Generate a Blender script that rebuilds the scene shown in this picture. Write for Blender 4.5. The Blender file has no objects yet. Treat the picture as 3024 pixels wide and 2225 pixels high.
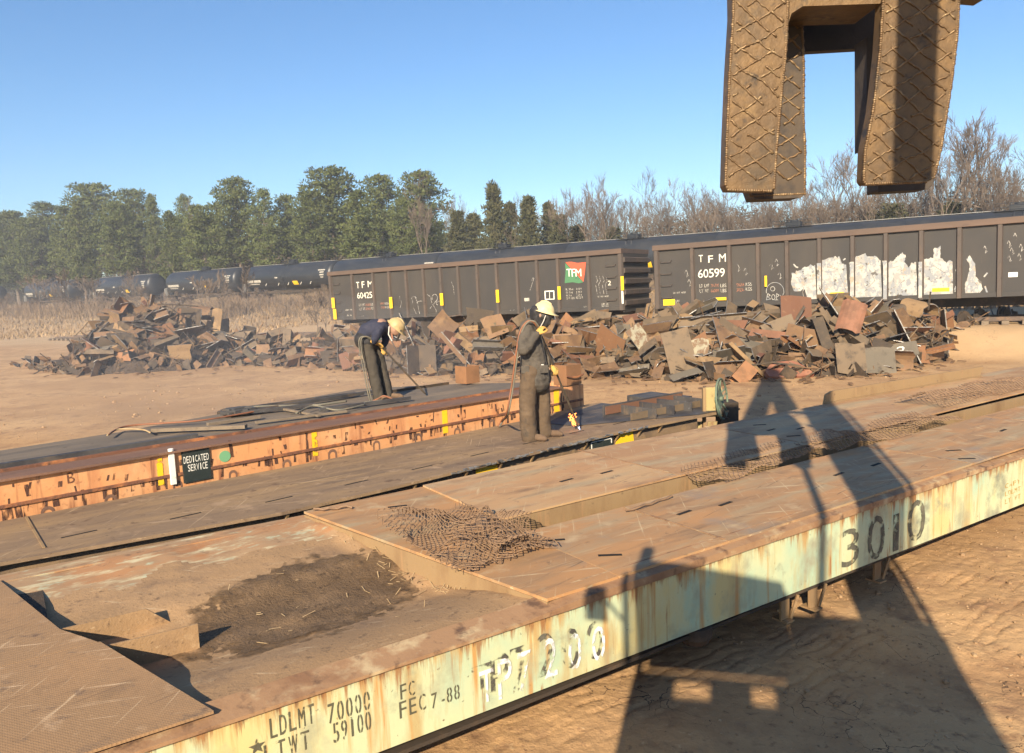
import bpy, bmesh, math, random
from mathutils import Vector, Matrix, noise
C = bpy.context.scene
COL = C.collection
random.seed(7)
rnd = random.random
def ru(a, b): return a + (b - a) * rnd()
PI = math.pi

# ------------------------------------------------------------------ camera, sky, sun, exposure
SC = 3024 / 2245.0                       # photo pixels per measuring unit (photo read at 2245 px wide)
FPX = 2270.0
PITCH, ROLL = math.radians(6.7), math.radians(2.2)
EYE = Vector((0, 0, 2.9))
FW = Vector((0, math.cos(PITCH), -math.sin(PITCH)))
_r0, _u0 = Vector((1, 0, 0)), Vector((0, math.sin(PITCH), math.cos(PITCH)))
RT = math.cos(ROLL) * _r0 - math.sin(ROLL) * _u0
UP = math.sin(ROLL) * _r0 + math.cos(ROLL) * _u0
cam = bpy.data.cameras.new('camera'); camo = bpy.data.objects.new('camera', cam); COL.objects.link(camo)
cam.sensor_width = 36; cam.lens = FPX / 3024 * 36; cam.clip_start = 0.05; cam.clip_end = 5000
camo.matrix_world = Matrix(((RT.x, UP.x, -FW.x, EYE.x), (RT.y, UP.y, -FW.y, EYE.y), (RT.z, UP.z, -FW.z, EYE.z), (0, 0, 0, 1)))
C.camera = camo
SUN_AZ, SUN_EL = math.radians(15.6), math.radians(26.5)
SUND = Vector((math.sin(SUN_AZ) * math.cos(SUN_EL), math.cos(SUN_AZ) * math.cos(SUN_EL), -math.sin(SUN_EL)))
w = bpy.data.worlds.new('World'); C.world = w; w.use_nodes = True
nt = w.node_tree; bg = nt.nodes['Background']
sky = nt.nodes.new('ShaderNodeTexSky'); sky.sky_type = 'NISHITA'; sky.sun_disc = False
sky.sun_elevation = SUN_EL; sky.sun_rotation = math.radians(195); sky.altitude = 100
sky.air_density = 1.0; sky.dust_density = 0.7; sky.ozone_density = 4.0
hsv = nt.nodes.new('ShaderNodeHueSaturation'); hsv.inputs['Saturation'].default_value = 1.12; nt.links.new(sky.outputs[0], hsv.inputs['Color']); nt.links.new(hsv.outputs[0], bg.inputs[0]); bg.inputs[1].default_value = 0.09
sl = bpy.data.lights.new('sun', 'SUN'); slo = bpy.data.objects.new('sun', sl); COL.objects.link(slo)
sl.energy = 5.0; sl.angle = math.radians(0.53); sl.color = (1.0, 0.84, 0.62)
slo.rotation_euler = SUND.to_track_quat('-Z', 'Y').to_euler()
C.view_settings.view_transform = 'Standard'; C.view_settings.look = 'None'
C.view_settings.exposure = 0.95; C.view_settings.gamma = 1
C.render.engine = 'CYCLES'
C.cycles.use_denoising = True
C.cycles.max_bounces = 6; C.cycles.transparent_max_bounces = 12; C.cycles.volume_bounces = 0

# ------------------------------------------------------------------ photo pixel -> point in the place
def ray(vx, vy): return FW * FPX + RT * (vx * SC - 1512) - UP * (vy * SC - 1112.5)
def Zp(vx, vy, z):
    d = ray(vx, vy); return EYE + d * ((z - EYE.z) / d.z)
def Dp(vx, vy, D): return EYE + ray(vx, vy) * (D / FPX)
def Rp(vx, vy, R):                       # point at horizontal distance R along the pixel's ray
    d = ray(vx, vy); return EYE + d * (R / math.hypot(d.x, d.y))
class Fr:                                # a frame on the ground: u along, v away from the camera, z up (with a grade)
    def __init__(s, o, d, z=0, grade=0):
        s.o = Vector((o[0], o[1])); s.d = Vector((d[0], d[1])).normalized(); s.n = Vector((-s.d.y, s.d.x)); s.zz = z; s.g = grade
    def loc(s, P):
        q = Vector((P[0], P[1])) - s.o; u = q @ s.d
        return Vector((u, q @ s.n, P[2] - s.zz - s.g * u))
    def at(s, vx, vy, z): return s.loc(Zp(vx, vy, z))
    def on(s, vx, vy, v=0.0):            # on the vertical plane v
        d = ray(vx, vy); n3 = Vector((s.n.x, s.n.y, 0)); o3 = Vector((s.o.x, s.o.y, 0)) + n3 * v
        t = n3 @ (o3 - EYE) / (n3 @ d); return s.loc(EYE + d * t)
    def world(s, u, v, z):
        q = s.o + s.d * u + s.n * v; return Vector((q.x, q.y, s.zz + z + s.g * u))
    def root(s, name, label, cat, group=None):
        o = empty(name, (s.o.x, s.o.y, s.zz), label, cat, group)
        o.rotation_euler = (0, -math.atan(s.g), math.atan2(s.d.y, s.d.x)); return o

# ------------------------------------------------------------------ object helpers
def tag(o, label=None, cat=None, group=None, kind=None):
    for k, v in (('label', label), ('category', cat), ('group', group), ('kind', kind)):
        if v: o[k] = v
    return o
def empty(name, loc, label, cat, group=None, rz=0):
    o = bpy.data.objects.new(name, None); COL.objects.link(o); o.location = loc; o.rotation_euler = (0, 0, rz)
    o.empty_display_size = 0.1
    return tag(o, label, cat, group)
class MB:
    def __init__(s): s.v = []; s.f = []; s.m = []
    def add(s, vs, fs, mi=0):
        b = len(s.v); s.v += [tuple(p) for p in vs]; s.f += [tuple(i + b for i in f) for f in fs]; s.m += [mi] * len(fs); return s
    def box(s, x0, x1, y0, y1, z0, z1, mi=0):
        vs = [(x, y, z) for x in (x0, x1) for y in (y0, y1) for z in (z0, z1)]
        return s.add(vs, [(0, 1, 3, 2), (4, 6, 7, 5), (0, 4, 5, 1), (2, 3, 7, 6), (0, 2, 6, 4), (1, 5, 7, 3)], mi)
    def obox(s, c, ax, ay, az, mi=0):
        c, ax, ay, az = map(Vector, (c, ax, ay, az))
        vs = [c + ax * i + ay * j + az * k for i in (-1, 1) for j in (-1, 1) for k in (-1, 1)]
        return s.add(vs, [(0, 1, 3, 2), (4, 6, 7, 5), (0, 4, 5, 1), (2, 3, 7, 6), (0, 2, 6, 4), (1, 5, 7, 3)], mi)
    def beam(s, a, b, w, h, mi=0, up=(0, 0, 1)):
        a, b = Vector(a), Vector(b); d = b - a; L = d.length
        if L < 1e-6: return s
        d /= L; sd = d.cross(Vector(up))
        if sd.length < 1e-3: sd = d.cross(Vector((1, 0, 0)))
        sd.normalize(); u = sd.cross(d)
        return s.obox((a + b) / 2, d * L / 2, sd * w / 2, u * h / 2, mi)
    def tube(s, pts, r, n=6, mi=0, caps=True):
        pts = [Vector(p) for p in pts]; rs = r if isinstance(r, (list, tuple)) else [r] * len(pts)
        vs = []; prev = None
        for i, p in enumerate(pts):
            d = (pts[min(i + 1, len(pts) - 1)] - pts[max(i - 1, 0)])
            d = d.normalized() if d.length > 1e-9 else Vector((0, 0, 1))
            if prev is None: prev = d.orthogonal().normalized()
            a = prev - d * (prev @ d); a = a.normalized() if a.length > 1e-6 else d.orthogonal().normalized(); prev = a; b = d.cross(a)
            for k in range(n):
                t = 2 * PI * k / n; vs.append(p + (a * math.cos(t) + b * math.sin(t)) * rs[i])
        fs = []
        for i in range(len(pts) - 1):
            for k in range(n):
                fs.append((i * n + k, i * n + (k + 1) % n, (i + 1) * n + (k + 1) % n, (i + 1) * n + k))
        if caps:
            fs.append(tuple(range(n - 1, -1, -1))); q = (len(pts) - 1) * n; fs.append(tuple(range(q, q + n)))
        return s.add(vs, fs, mi)
    def prism(s, poly, off, mi=0, side=None):
        n = len(poly); off = Vector(off); p = [Vector(q) for q in poly]
        s.add(p + [q + off for q in p], [tuple(range(n - 1, -1, -1)), tuple(range(n, 2 * n))], mi)
        s.add(p + [q + off for q in p], [(i, (i + 1) % n, n + (i + 1) % n, n + i) for i in range(n)], mi if side is None else side)
        return s
    def ring(s, c, ax, R, r, n=28, m=6, mi=0):          # torus
        c = Vector(c); ax = Vector(ax).normalized(); a = ax.orthogonal().normalized(); b = ax.cross(a); vs = []; fs = []
        for i in range(n):
            t = 2 * PI * i / n; e = a * math.cos(t) + b * math.sin(t)
            for k in range(m):
                q = 2 * PI * k / m; vs.append(c + e * (R + r * math.cos(q)) + ax * r * math.sin(q))
        for i in range(n):
            for k in range(m):
                fs.append((i * m + k, ((i + 1) % n) * m + k, ((i + 1) % n) * m + (k + 1) % m, i * m + (k + 1) % m))
        return s.add(vs, fs, mi)
    def ball(s, c, r, n=10, m=7, mi=0):
        rx, ry, rz = r if isinstance(r, (tuple, list)) else (r, r, r); vs = []; fs = []
        for j in range(m + 1):
            th = PI * j / m
            for i in range(n):
                ph = 2 * PI * i / n
                vs.append((c[0] + rx * math.sin(th) * math.cos(ph), c[1] + ry * math.sin(th) * math.sin(ph), c[2] + rz * math.cos(th)))
        for j in range(m):
            for i in range(n): fs.append((j * n + i, (j + 1) * n + i, (j + 1) * n + (i + 1) % n, j * n + (i + 1) % n))
        return s.add(vs, fs, mi)
    def mesh(s, name, mats, smooth=False, fix=True):
        me = bpy.data.meshes.new(name); me.from_pydata(s.v, [], s.f)
        for m in (mats if isinstance(mats, (list, tuple)) else [mats]): me.materials.append(m)
        me.polygons.foreach_set('material_index', s.m)
        if smooth: me.polygons.foreach_set('use_smooth', [True] * len(me.polygons))
        me.update()
        if fix:
            bm = bmesh.new(); bm.from_mesh(me); bmesh.ops.recalc_face_normals(bm, faces=bm.faces); bm.to_mesh(me); bm.free()
        return me
    def build(s, name, mats, parent=None, smooth=False, bevel=0, fix=True, loc=None):
        o = bpy.data.objects.new(name, s.mesh(name, mats, smooth, fix)); COL.objects.link(o)
        if parent: o.parent = parent
        if loc is not None: o.location = loc
        if bevel:
            b = o.modifiers.new('bevel', 'BEVEL'); b.width = bevel; b.segments = 2; b.limit_method = 'ANGLE'
        return o
def dup_tree(o, parent=None):
    c = o.copy(); COL.objects.link(c); c.parent = parent
    for ch in list(o.children): dup_tree(ch, c)
    return c

# ------------------------------------------------------------------ materials
def M(name, base, layers=(), rough=0.8, metal=0.0, bump=0.0, bscale=30, spread=0.0, coord='Object', bdist=0.02, stretch=(1, 1, 1), spec=0.3):
    """base colour, then noise-masked layers (colour, scale, lo, hi, stretch[, detail])"""
    m = bpy.data.materials.new(name); m.use_nodes = True; t = m.node_tree; N = t.nodes; L = t.links
    b = N['Principled BSDF']; b.inputs['Roughness'].default_value = rough; b.inputs['Metallic'].default_value = metal
    b.inputs['Specular IOR Level'].default_value = spec
    tc = N.new('ShaderNodeTexCoord'); vec = tc.outputs[coord]
    if spread:
        oi = N.new('ShaderNodeObjectInfo'); ml = N.new('ShaderNodeMath'); ml.operation = 'MULTIPLY'; ml.inputs[1].default_value = 97.0
        L.new(oi.outputs['Random'], ml.inputs[0]); va = N.new('ShaderNodeVectorMath'); va.operation = 'ADD'
        L.new(vec, va.inputs[0]); L.new(ml.outputs[0], va.inputs[1]); vec = va.outputs[0]
    def nz(scale, st, detail=6, rgh=0.6, rot=0):
        mp = N.new('ShaderNodeMapping'); mp.inputs['Scale'].default_value = st
        if rot:
            m0 = N.new('ShaderNodeMapping'); m0.inputs['Rotation'].default_value = (0, 0, math.radians(rot)); L.new(vec, m0.inputs[0]); L.new(m0.outputs[0], mp.inputs[0])
        else: L.new(vec, mp.inputs[0])
        n = N.new('ShaderNodeTexNoise'); n.inputs['Scale'].default_value = scale; n.inputs['Detail'].default_value = detail; n.inputs['Roughness'].default_value = rgh
        L.new(mp.outputs[0], n.inputs['Vector']); return n
    col = None
    rgb = N.new('ShaderNodeRGB'); rgb.outputs[0].default_value = (*base, 1); col = rgb.outputs[0]
    if spread:
        hs = N.new('ShaderNodeHueSaturation'); mr = N.new('ShaderNodeMapRange'); mr.inputs['To Min'].default_value = 1 - spread; mr.inputs['To Max'].default_value = 1 + spread
        L.new(oi.outputs['Random'], mr.inputs[0]); L.new(mr.outputs[0], hs.inputs['Value']); L.new(col, hs.inputs['Color']); col = hs.outputs[0]
    for ly in layers:
        c, sc, lo, hi = ly[:4]; st = ly[4] if len(ly) > 4 else (1, 1, 1); det = ly[5] if len(ly) > 5 else 6
        n = nz(sc, st, det, .6, ly[6] if len(ly) > 6 else 0); mr = N.new('ShaderNodeMapRange'); mr.inputs['From Min'].default_value = lo; mr.inputs['From Max'].default_value = hi
        L.new(n.outputs['Fac'], mr.inputs[0]); mx = N.new('ShaderNodeMixRGB'); L.new(mr.outputs[0], mx.inputs[0]); L.new(col, mx.inputs[1])
        mx.inputs[2].default_value = (*c, 1); col = mx.outputs[0]
    L.new(col, b.inputs['Base Color'])
    if bump:
        n = nz(bscale, stretch, 8, 0.65); bp = N.new('ShaderNodeBump'); bp.inputs['Strength'].default_value = bump; bp.inputs['Distance'].default_value = bdist
        L.new(n.outputs['Fac'], bp.inputs['Height']); L.new(bp.outputs[0], b.inputs['Normal'])
    return m
def worn(m, scale, lo, hi, stretch=(1, 1, 1)):           # paint worn through: a noise mask lets what is below show
    t = m.node_tree; N = t.nodes; L = t.links; b = N['Principled BSDF']
    tc = N.new('ShaderNodeTexCoord'); mp = N.new('ShaderNodeMapping'); mp.inputs['Scale'].default_value = stretch
    n = N.new('ShaderNodeTexNoise'); n.inputs['Scale'].default_value = scale; n.inputs['Detail'].default_value = 6
    L.new(tc.outputs['Object'], mp.inputs[0]); L.new(mp.outputs[0], n.inputs['Vector'])
    mr = N.new('ShaderNodeMapRange'); mr.inputs['From Min'].default_value = lo; mr.inputs['From Max'].default_value = hi
    L.new(n.outputs['Fac'], mr.inputs[0]); L.new(mr.outputs[0], b.inputs['Alpha']); return m
def emit(name, col, s):
    m = bpy.data.materials.new(name); m.use_nodes = True; b = m.node_tree.nodes['Principled BSDF']
    b.inputs['Base Color'].default_value = (*col, 1); b.inputs['Emission Color'].default_value = (*col, 1); b.inputs['Emission Strength'].default_value = s; return m

RUST, DRUST, LRUST = (.19, .105, .058), (.09, .055, .036), (.30, .17, .085)
m_deckA = M('rusty_deck', (0.333, 0.201, 0.103), [((0.412, 0.223, 0.098), 1.2, .42, .60, (1, 2.2, 1)), ((0.342, 0.254, 0.149), 1.6, .48, .64, (.5, 2.4, 1)), ((0.222, 0.138, 0.077), 2.2, .54, .70, (.35, 2.5, 1)), ((0.483, 0.350, 0.195), 5, .62, .76, (.15, 3, 1)), ((0.251, 0.201, 0.154), .9, .58, .68), ((0.141, 0.090, 0.056), 26, .70, .82), ((0.524, 0.392, 0.236), 26, .62, .72, (.05, 1, 1), 5, 24), ((0.161, 0.106, 0.062), 30, .63, .73, (.05, 1, 1), 5, -14), ((0.503, 0.382, 0.226), 38, .63, .72, (.04, 1, 1), 5, -52), ((0.443, 0.318, 0.184), 4, .57, .72, (1, 1, 1), 10), ((0.172, 0.111, 0.067), 7, .64, .74, (1, 1, 1), 10)], .75, 0, .25, 60, bdist=.004, spread=.13)
m_deckN = M('plain_rust_plate', (0.372, 0.212, 0.103), [((0.453, 0.292, 0.149), 1.0, .45, .62, (.6, 2, 1)), ((0.352, 0.265, 0.159), 1.8, .5, .64, (.3, 2, 1)), ((0.242, 0.148, 0.082), 2.4, .55, .72, (.5, 2, 1)), ((0.503, 0.371, 0.205), 6, .64, .78, (.12, 3, 1)), ((0.172, 0.106, 0.067), 30, .70, .82), ((0.524, 0.392, 0.236), 26, .62, .72, (.05, 1, 1), 5, 24), ((0.161, 0.106, 0.062), 30, .63, .73, (.05, 1, 1), 5, -14), ((0.503, 0.382, 0.226), 38, .63, .72, (.04, 1, 1), 5, -52), ((0.443, 0.318, 0.184), 4, .57, .72, (1, 1, 1), 10), ((0.172, 0.111, 0.067), 7, .64, .74, (1, 1, 1), 10)], .72, 0, .25, 70, bdist=.004, spread=.12)
m_check = M('checker_plate', (.29, .18, .095), [((.37, .215, .105), 1.5, .45, .7), ((.21, .135, .075), 3, .55, .75), ((.40, .29, .17), 7, .62, .76), ((.52, .37, .23), 26, .62, .72, (.05, 1, 1), 5, 24), ((.16, .10, .06), 30, .63, .73, (.05, 1, 1), 5, -14), ((.50, .36, .22), 38, .63, .72, (.04, 1, 1), 5, -52), ((.44, .30, .18), 4, .57, .72, (1, 1, 1), 10), ((.17, .105, .065), 7, .60, .70, (1, 1, 1), 10)], .8, 0, .35, 45, bdist=.006)
def tread(m, sc):
    t = m.node_tree; N = t.nodes; L = t.links; b = N['Principled BSDF']; tc = N.new('ShaderNodeTexCoord'); hs = []
    for rz in (35, -35):
        mp = N.new('ShaderNodeMapping'); mp.inputs['Rotation'].default_value = (0, 0, math.radians(rz)); wv = N.new('ShaderNodeTexWave'); wv.inputs['Scale'].default_value = sc; wv.inputs['Distortion'].default_value = .6; L.new(tc.outputs['Object'], mp.inputs[0]); L.new(mp.outputs[0], wv.inputs['Vector']); hs.append(wv.outputs['Fac'])
    mu = N.new('ShaderNodeMath'); mu.operation = 'MULTIPLY'; L.new(hs[0], mu.inputs[0]); L.new(hs[1], mu.inputs[1]); bp = N.new('ShaderNodeBump'); bp.inputs['Strength'].default_value = .35; bp.inputs['Distance'].default_value = .002
    L.new(mu.outputs[0], bp.inputs['Height']); L.new(b.inputs['Normal'].links[0].from_socket, bp.inputs['Normal']); L.new(bp.outputs[0], b.inputs['Normal'])
tread(m_check, 20)
m_face = M('tan_rust_face', (.27, .18, .092), [((.20, .12, .06), 3, .5, .7, (1, 1, .4)), ((.34, .2, .1), 9, .58, .75, (1.5, 1.5, .12)), ((.13, .085, .05), 14, .62, .78)], .8, 0, .3, 50, bdist=.004)
m_sill = M('pale_green_paint', (.50, .53, .33), [((.37, .49, .35), 1.1, .46, .60), ((.55, .47, .22), 1.7, .50, .64, (1, 1, .5)), ((.42, .33, .16), 3, .54, .68, (1.4, 1, .35)), ((.46, .26, .09), 7, .56, .68, (1.6, 1, .10)), ((.30, .13, .045), 11, .61, .70, (1.3, 1, .14)), ((.16, .08, .04), 18, .66, .72), ((.30, .29, .20), 2.2, .52, .66, (1, 1, .8), 9), ((.22, .23, .17), 1.4, .58, .66, (1, 1, 1.3)), ((.2, .2, .14), 26, .66, .70)], .6, 0, .25, 24, bdist=.005)
def drips(m, ztop, reach, col, sc, lo, hi):       # rust that has run down from the lip: its length varies along the sill
    t = m.node_tree; N = t.nodes; L = t.links; b = N['Principled BSDF']; src = b.inputs['Base Color'].links[0].from_socket
    tc = N.new('ShaderNodeTexCoord'); mp = N.new('ShaderNodeMapping'); mp.inputs['Scale'].default_value = (1, 1, .06); L.new(tc.outputs['Object'], mp.inputs[0])
    n = N.new('ShaderNodeTexNoise'); n.inputs['Scale'].default_value = sc; n.inputs['Detail'].default_value = 8; n.inputs['Roughness'].default_value = .72; L.new(mp.outputs[0], n.inputs['Vector'])
    sp_ = N.new('ShaderNodeSeparateXYZ'); L.new(tc.outputs['Object'], sp_.inputs[0]); zr = N.new('ShaderNodeMapRange'); zr.inputs['From Min'].default_value = ztop - reach; zr.inputs['From Max'].default_value = ztop; zr.inputs['To Min'].default_value = -.22; zr.inputs['To Max'].default_value = .16; zr.clamp = False; L.new(sp_.outputs['Z'], zr.inputs[0])
    ad = N.new('ShaderNodeMath'); ad.operation = 'ADD'; L.new(n.outputs['Fac'], ad.inputs[0]); L.new(zr.outputs[0], ad.inputs[1])
    mr = N.new('ShaderNodeMapRange'); mr.inputs['From Min'].default_value = lo; mr.inputs['From Max'].default_value = hi; mr.inputs['To Max'].default_value = .85; L.new(ad.outputs[0], mr.inputs[0])
    mx = N.new('ShaderNodeMixRGB'); L.new(mr.outputs[0], mx.inputs[0]); L.new(src, mx.inputs[1]); mx.inputs[2].default_value = (*col, 1); L.new(mx.outputs[0], b.inputs['Base Color'])
drips(m_sill, .90, .40, (.42, .26, .10), 8, .59, .71); drips(m_sill, .90, .38, (.27, .12, .045), 13, .62, .70); drips(m_sill, .90, .16, (.14, .07, .04), 23, .60, .70)
m_sillrust = M('rust_lip', (.31, .185, .10), [((.45, .34, .20), 5, .52, .66), ((.22, .12, .065), 3, .5, .66), ((.12, .07, .045), 9, .55, .7)], .8, 0, .4, 40, bdist=.006)
m_rim = M('cream_rim', (.33, .215, .12), [((.36, .19, .09), 3, .46, .6, (.4, 1.4, 1)), ((.50, .44, .28), 9, .52, .66, (.45, 1.4, 1), 10), ((.38, .40, .28), 14, .58, .70, (.5, 1, 1), 10), ((.24, .15, .085), 6, .55, .70, (.5, 1.2, 1), 10), ((.33, .16, .07), 3, .55, .68, (.6, 1.4, 1)), ((.16, .10, .06), 9, .6, .74)], .8, 0, .3, 50, bdist=.005)
m_dirtA = M('trough_dirt', (.30, .19, .10), [((.38, .24, .125), 1.3, .45, .62), ((.21, .135, .08), 2.6, .53, .7), ((.44, .31, .18), 6, .6, .75, (1, 2.5, 1)), ((.15, .095, .055), 40, .6, .72), ((.46, .33, .20), 26, .63, .72, (.06, 1, 1), 5, 40), ((.14, .09, .055), 12, .60, .72, (1, 1, 1), 10)], .95, 0, .5, 40, bdist=.012)
m_soil = M('damp_soil', (.135, .086, .047), [((.20, .128, .07), 3, .45, .65), ((.07, .045, .027), 18, .55, .7)], .95, 0, .9, 50, bdist=.02)
m_straw = M('straw', (.38, .28, .16), [((.3, .2, .1), 8, .45, .7)], .9)
m_blk = M('slot_shade', (.012, .010, .009), [((.03, .022, .016), 10, .5, .7)], .9)  # near-black that paints the shade inside open stake slots
m_under = M('dark_underframe', (.05, .038, .028), [((.10, .065, .04), 4, .5, .7)], .9, 0, .3, 30)
m_letblk = worn(M('stencil_black', (.09, .085, .055), [((.12, .11, .07), 14, .45, .7)], .8), 24, .33, .42)
m_letol = worn(M('faded_olive', (.09, .085, .065), [((.17, .16, .11), 9, .45, .65)], .8), 12, .36, .52)
m_letwh = worn(M('worn_white', (.72, .72, .66), [((.4, .38, .33), 20, .5, .7)], .7), 30, .36, .44)
m_lettan = worn(M('faded_orange', (.46, .27, .07), [], .8), 26, .36, .5)
m_patch = M('black_spray', (.07, .065, .055), [((.14, .13, .10), 9, .45, .65)], .8)
worn(m_patch, 11, .47, .58)
m_whsp = worn(M('white_brush_paint', (.78, .78, .78), [((.45, .45, .45), 9, .5, .75, (2, 1, .6))], .6), 14, .40, .52)
m_deckB = M('walked_deck', (0.213, 0.144, 0.087), [((0.289, 0.190, 0.099), 1.1, .46, .62, (.5, 2, 1)), ((0.160, 0.110, 0.072), 1.8, .5, .66, (.4, 2, 1)), ((0.350, 0.236, 0.114), 3, .6, .74, (.15, 2.5, 1)), ((0.106, 0.076, 0.053), 22, .6, .75), ((0.395, 0.281, 0.175), 26, .62, .72, (.05, 1, 1), 5, 24), ((0.122, 0.076, 0.046), 30, .63, .73, (.05, 1, 1), 5, -14), ((0.380, 0.274, 0.167), 38, .63, .72, (.04, 1, 1), 5, -52), ((0.334, 0.228, 0.137), 4, .57, .72, (1, 1, 1), 10), ((0.129, 0.080, 0.049), 7, .60, .70, (1, 1, 1), 10)], .8, 0, .3, 60, bdist=.004)
m_bside = M('middle_car_side', (.20, .135, .08), [((.12, .085, .058), 3, .48, .66), ((.28, .19, .10), 7, .58, .72)], .8, 0, .3, 40)
m_burn = M('burnt_steel', (.085, .08, .078), [((.05, .047, .05), 2, .45, .62), ((.16, .12, .085), 4, .54, .7, (.5, 2, 1)), ((.23, .24, .26), 12, .64, .78)], .65, .2, .5, 30, bdist=.01)
m_edge = M('torch_cut_edge', (.24, .235, .225), [((.09, .07, .055), 6, .45, .60), ((.45, .45, .43), 12, .58, .70)], .5, .5, .4, 40, spread=.3, bdist=.01)
m_deckC = M('dusty_grey_deck', (.17, .135, .10), [((.12, .10, .08), 1.2, .46, .64, (.5, 2, 1)), ((.26, .19, .125), 2.8, .55, .7, (.3, 2, 1)), ((.06, .05, .043), 9, .6, .75)], .85, 0, .4, 40, bdist=.008)
m_orange = M('orange_paint', (.60, .285, .12), [((.64, .36, .18), 1.6, .45, .65), ((.46, .2, .09), 3, .50, .66, (1, 1, .35)), ((.27, .11, .055), 6, .56, .68, (1.4, 1, .12)), ((.34, .15, .07), 14, .58, .7), ((.13, .06, .04), 9, .63, .70, (1, 1, .3))], .6, 0, .3, 30, bdist=.006)
m_orust = M('orange_rail_rust', (.17, .075, .045), [((.40, .16, .06), 5, .5, .65), ((.09, .05, .035), 9, .55, .7)], .8, 0, .5, 40)
m_flange = M('rust_flange', (.17, .095, .065), [((.24, .13, .08), 3, .48, .66, (.3, 1, 1)), ((.10, .065, .05), 6, .55, .7, (.3, 1, 1))], .8, 0, .4, 40)
m_yel = M('yellow_reflector', (.80, .50, .02), [((.55, .32, .02), 12, .6, .75)], .5)
m_white = M('white_paint', (.75, .74, .66), [((.5, .47, .38), 12, .6, .75)], .6)
m_green = M('green_paint', (.16, .36, .19), [((.3, .36, .2), 9, .58, .7)], .6)
m_panel = M('black_panel', (.022, .030, .028), [((.05, .05, .042), 4, .5, .7)], .6)
m_gond = M('black_gondola', (.046, .043, .041), [((.060, .053, .046), .5, .42, .62, (1, 1, .6)), ((.052, .046, .042), 1.3, .52, .7, (2, 2, .35)), ((.12, .085, .062), 6, .66, .78, (1, 1, .3))], .7, 0, .15, 8, bdist=.01)
m_rib = M('gondola_rib', (.082, .066, .056), [((.11, .08, .062), 2, .5, .68, (1, 1, .4)), ((.055, .046, .04), 4, .58, .72)], .7, 0, .15, 12)
m_chord = M('gondola_chord', (.105, .075, .058), [((.13, .088, .066), 1.5, .45, .65, (.3, 1, 1)), ((.08, .055, .045), 5, .58, .72, (.3, 1, 1))], .75)
m_txt = worn(M('car_white_letter', (.74, .70, .58), [((.5, .46, .38), 6, .6, .75)], .6), 9, .27, .33)
m_txt2 = worn(M('car_small_letter', (.50, .47, .40), [], .6), 30, .36, .5)
m_chalk = worn(M('chalk_scribble', (.38, .36, .33), [], .8), 7, .40, .58)
m_tred = worn(M('faded_red_letter', (.36, .15, .09), [], .7), 20, .36, .5)
m_flagr = M('flag_red', (.56, .10, .05), [((.36, .08, .05), 5, .6, .72)], .6)
m_flagg = M('flag_green', (.07, .19, .09), [((.05, .12, .07), 5, .55, .7)], .6)
m_graf = M('white_graffiti', (.31, .30, .275), [((.42, .41, .37), 1.9, .46, .52, (1, 1, 1.4)), ((.25, .26, .27), 2.6, .49, .53, (1.5, 1, .7)), ((.44, .42, .37), 4.2, .54, .57), ((.34, .28, .21), 3.4, .58, .63), ((.11, .10, .09), 4.5, .60, .63)], .6)
m_tank = M('tank_black', (.022, .025, .030), [((.035, .036, .038), .7, .5, .68)], .42, 0, 0, spec=.5)
m_tankw = M('tank_white', (.62, .60, .54), [], .6)
m_steel = M('walkway_steel', (.33, .33, .32), [((.2, .17, .14), 4, .5, .7)], .6)
m_wheel = M('wheel_steel', (.10, .075, .06), [((.2, .12, .07), 5, .5, .7)], .7)
m_bark = M('bark', (.14, .11, .085), [((.24, .2, .16), 5, .5, .7)], .9)
m_twig = M('twig', (.135, .104, .08), [((.19, .15, .115), 1.5, .5, .7)], .9, spread=.15)
m_pine = M('pine_needles', (.085, .105, .036), [((.125, .14, .048), .5, .45, .65), ((.05, .07, .03), .9, .55, .7)], .8, spread=.18, spec=.15)
m_cedar = M('cedar_foliage', (.072, .076, .036), [((.11, .10, .05), .6, .45, .68)], .85, spread=.2, spec=.15)
m_brush = M('dry_brush', (.19, .135, .088), [((.135, .098, .066), 1, .5, .7)], .9, spread=.15)
m_grass = M('dry_grass', (.275, .188, .105), [((.345, .245, .138), .12, .45, .6), ((.20, .14, .085), .25, .48, .62)], .9)
m_evbrush = M('evergreen_brush', (.066, .056, .036), [((.088, .068, .048), .25, .45, .62), ((.045, .046, .028), .7, .55, .7)], .9)
m_mesh = M('expanded_metal', (.19, .12, .072), [((.27, .175, .105), 9, .5, .68), ((.10, .06, .04), 14, .55, .7)], .75)
m_exc = M('excavator_yellow', (.42, .28, .06), [((.2, .15, .09), 2, .55, .72)], .6)
m_excd = M('excavator_dark', (.05, .05, .05), [((.09, .08, .06), 3, .5, .7)], .7)
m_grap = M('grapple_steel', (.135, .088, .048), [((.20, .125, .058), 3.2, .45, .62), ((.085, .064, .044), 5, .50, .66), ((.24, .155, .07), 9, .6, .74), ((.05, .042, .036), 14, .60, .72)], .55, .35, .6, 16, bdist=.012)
m_grapshade = M('grapple_shaded_steel', (.062, .054, .050), [((.095, .072, .052), 2.5, .48, .66), ((.04, .038, .04), 6, .52, .68)], .7, .2, .5, 16, bdist=.012)  # grapple steel darkened to paint the shade on the inner faces
m_weld = M('weld_bead', (.17, .11, .06), [((.32, .23, .13), 20, .5, .68), ((.12, .09, .06), 14, .55, .7)], .45, .5, .6, 60, bdist=.006)
m_jacket = M('work_jacket', (.08, .07, .058), [((.11, .092, .074), 5, .48, .68), ((.05, .045, .04), 9, .55, .7)], .95, 0, .5, 60, bdist=.01)
m_trous = M('work_trousers', (.098, .068, .044), [((.135, .094, .06), 5, .48, .68), ((.055, .045, .036), 9, .55, .7)], .95, 0, .4, 60, bdist=.006)
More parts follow.
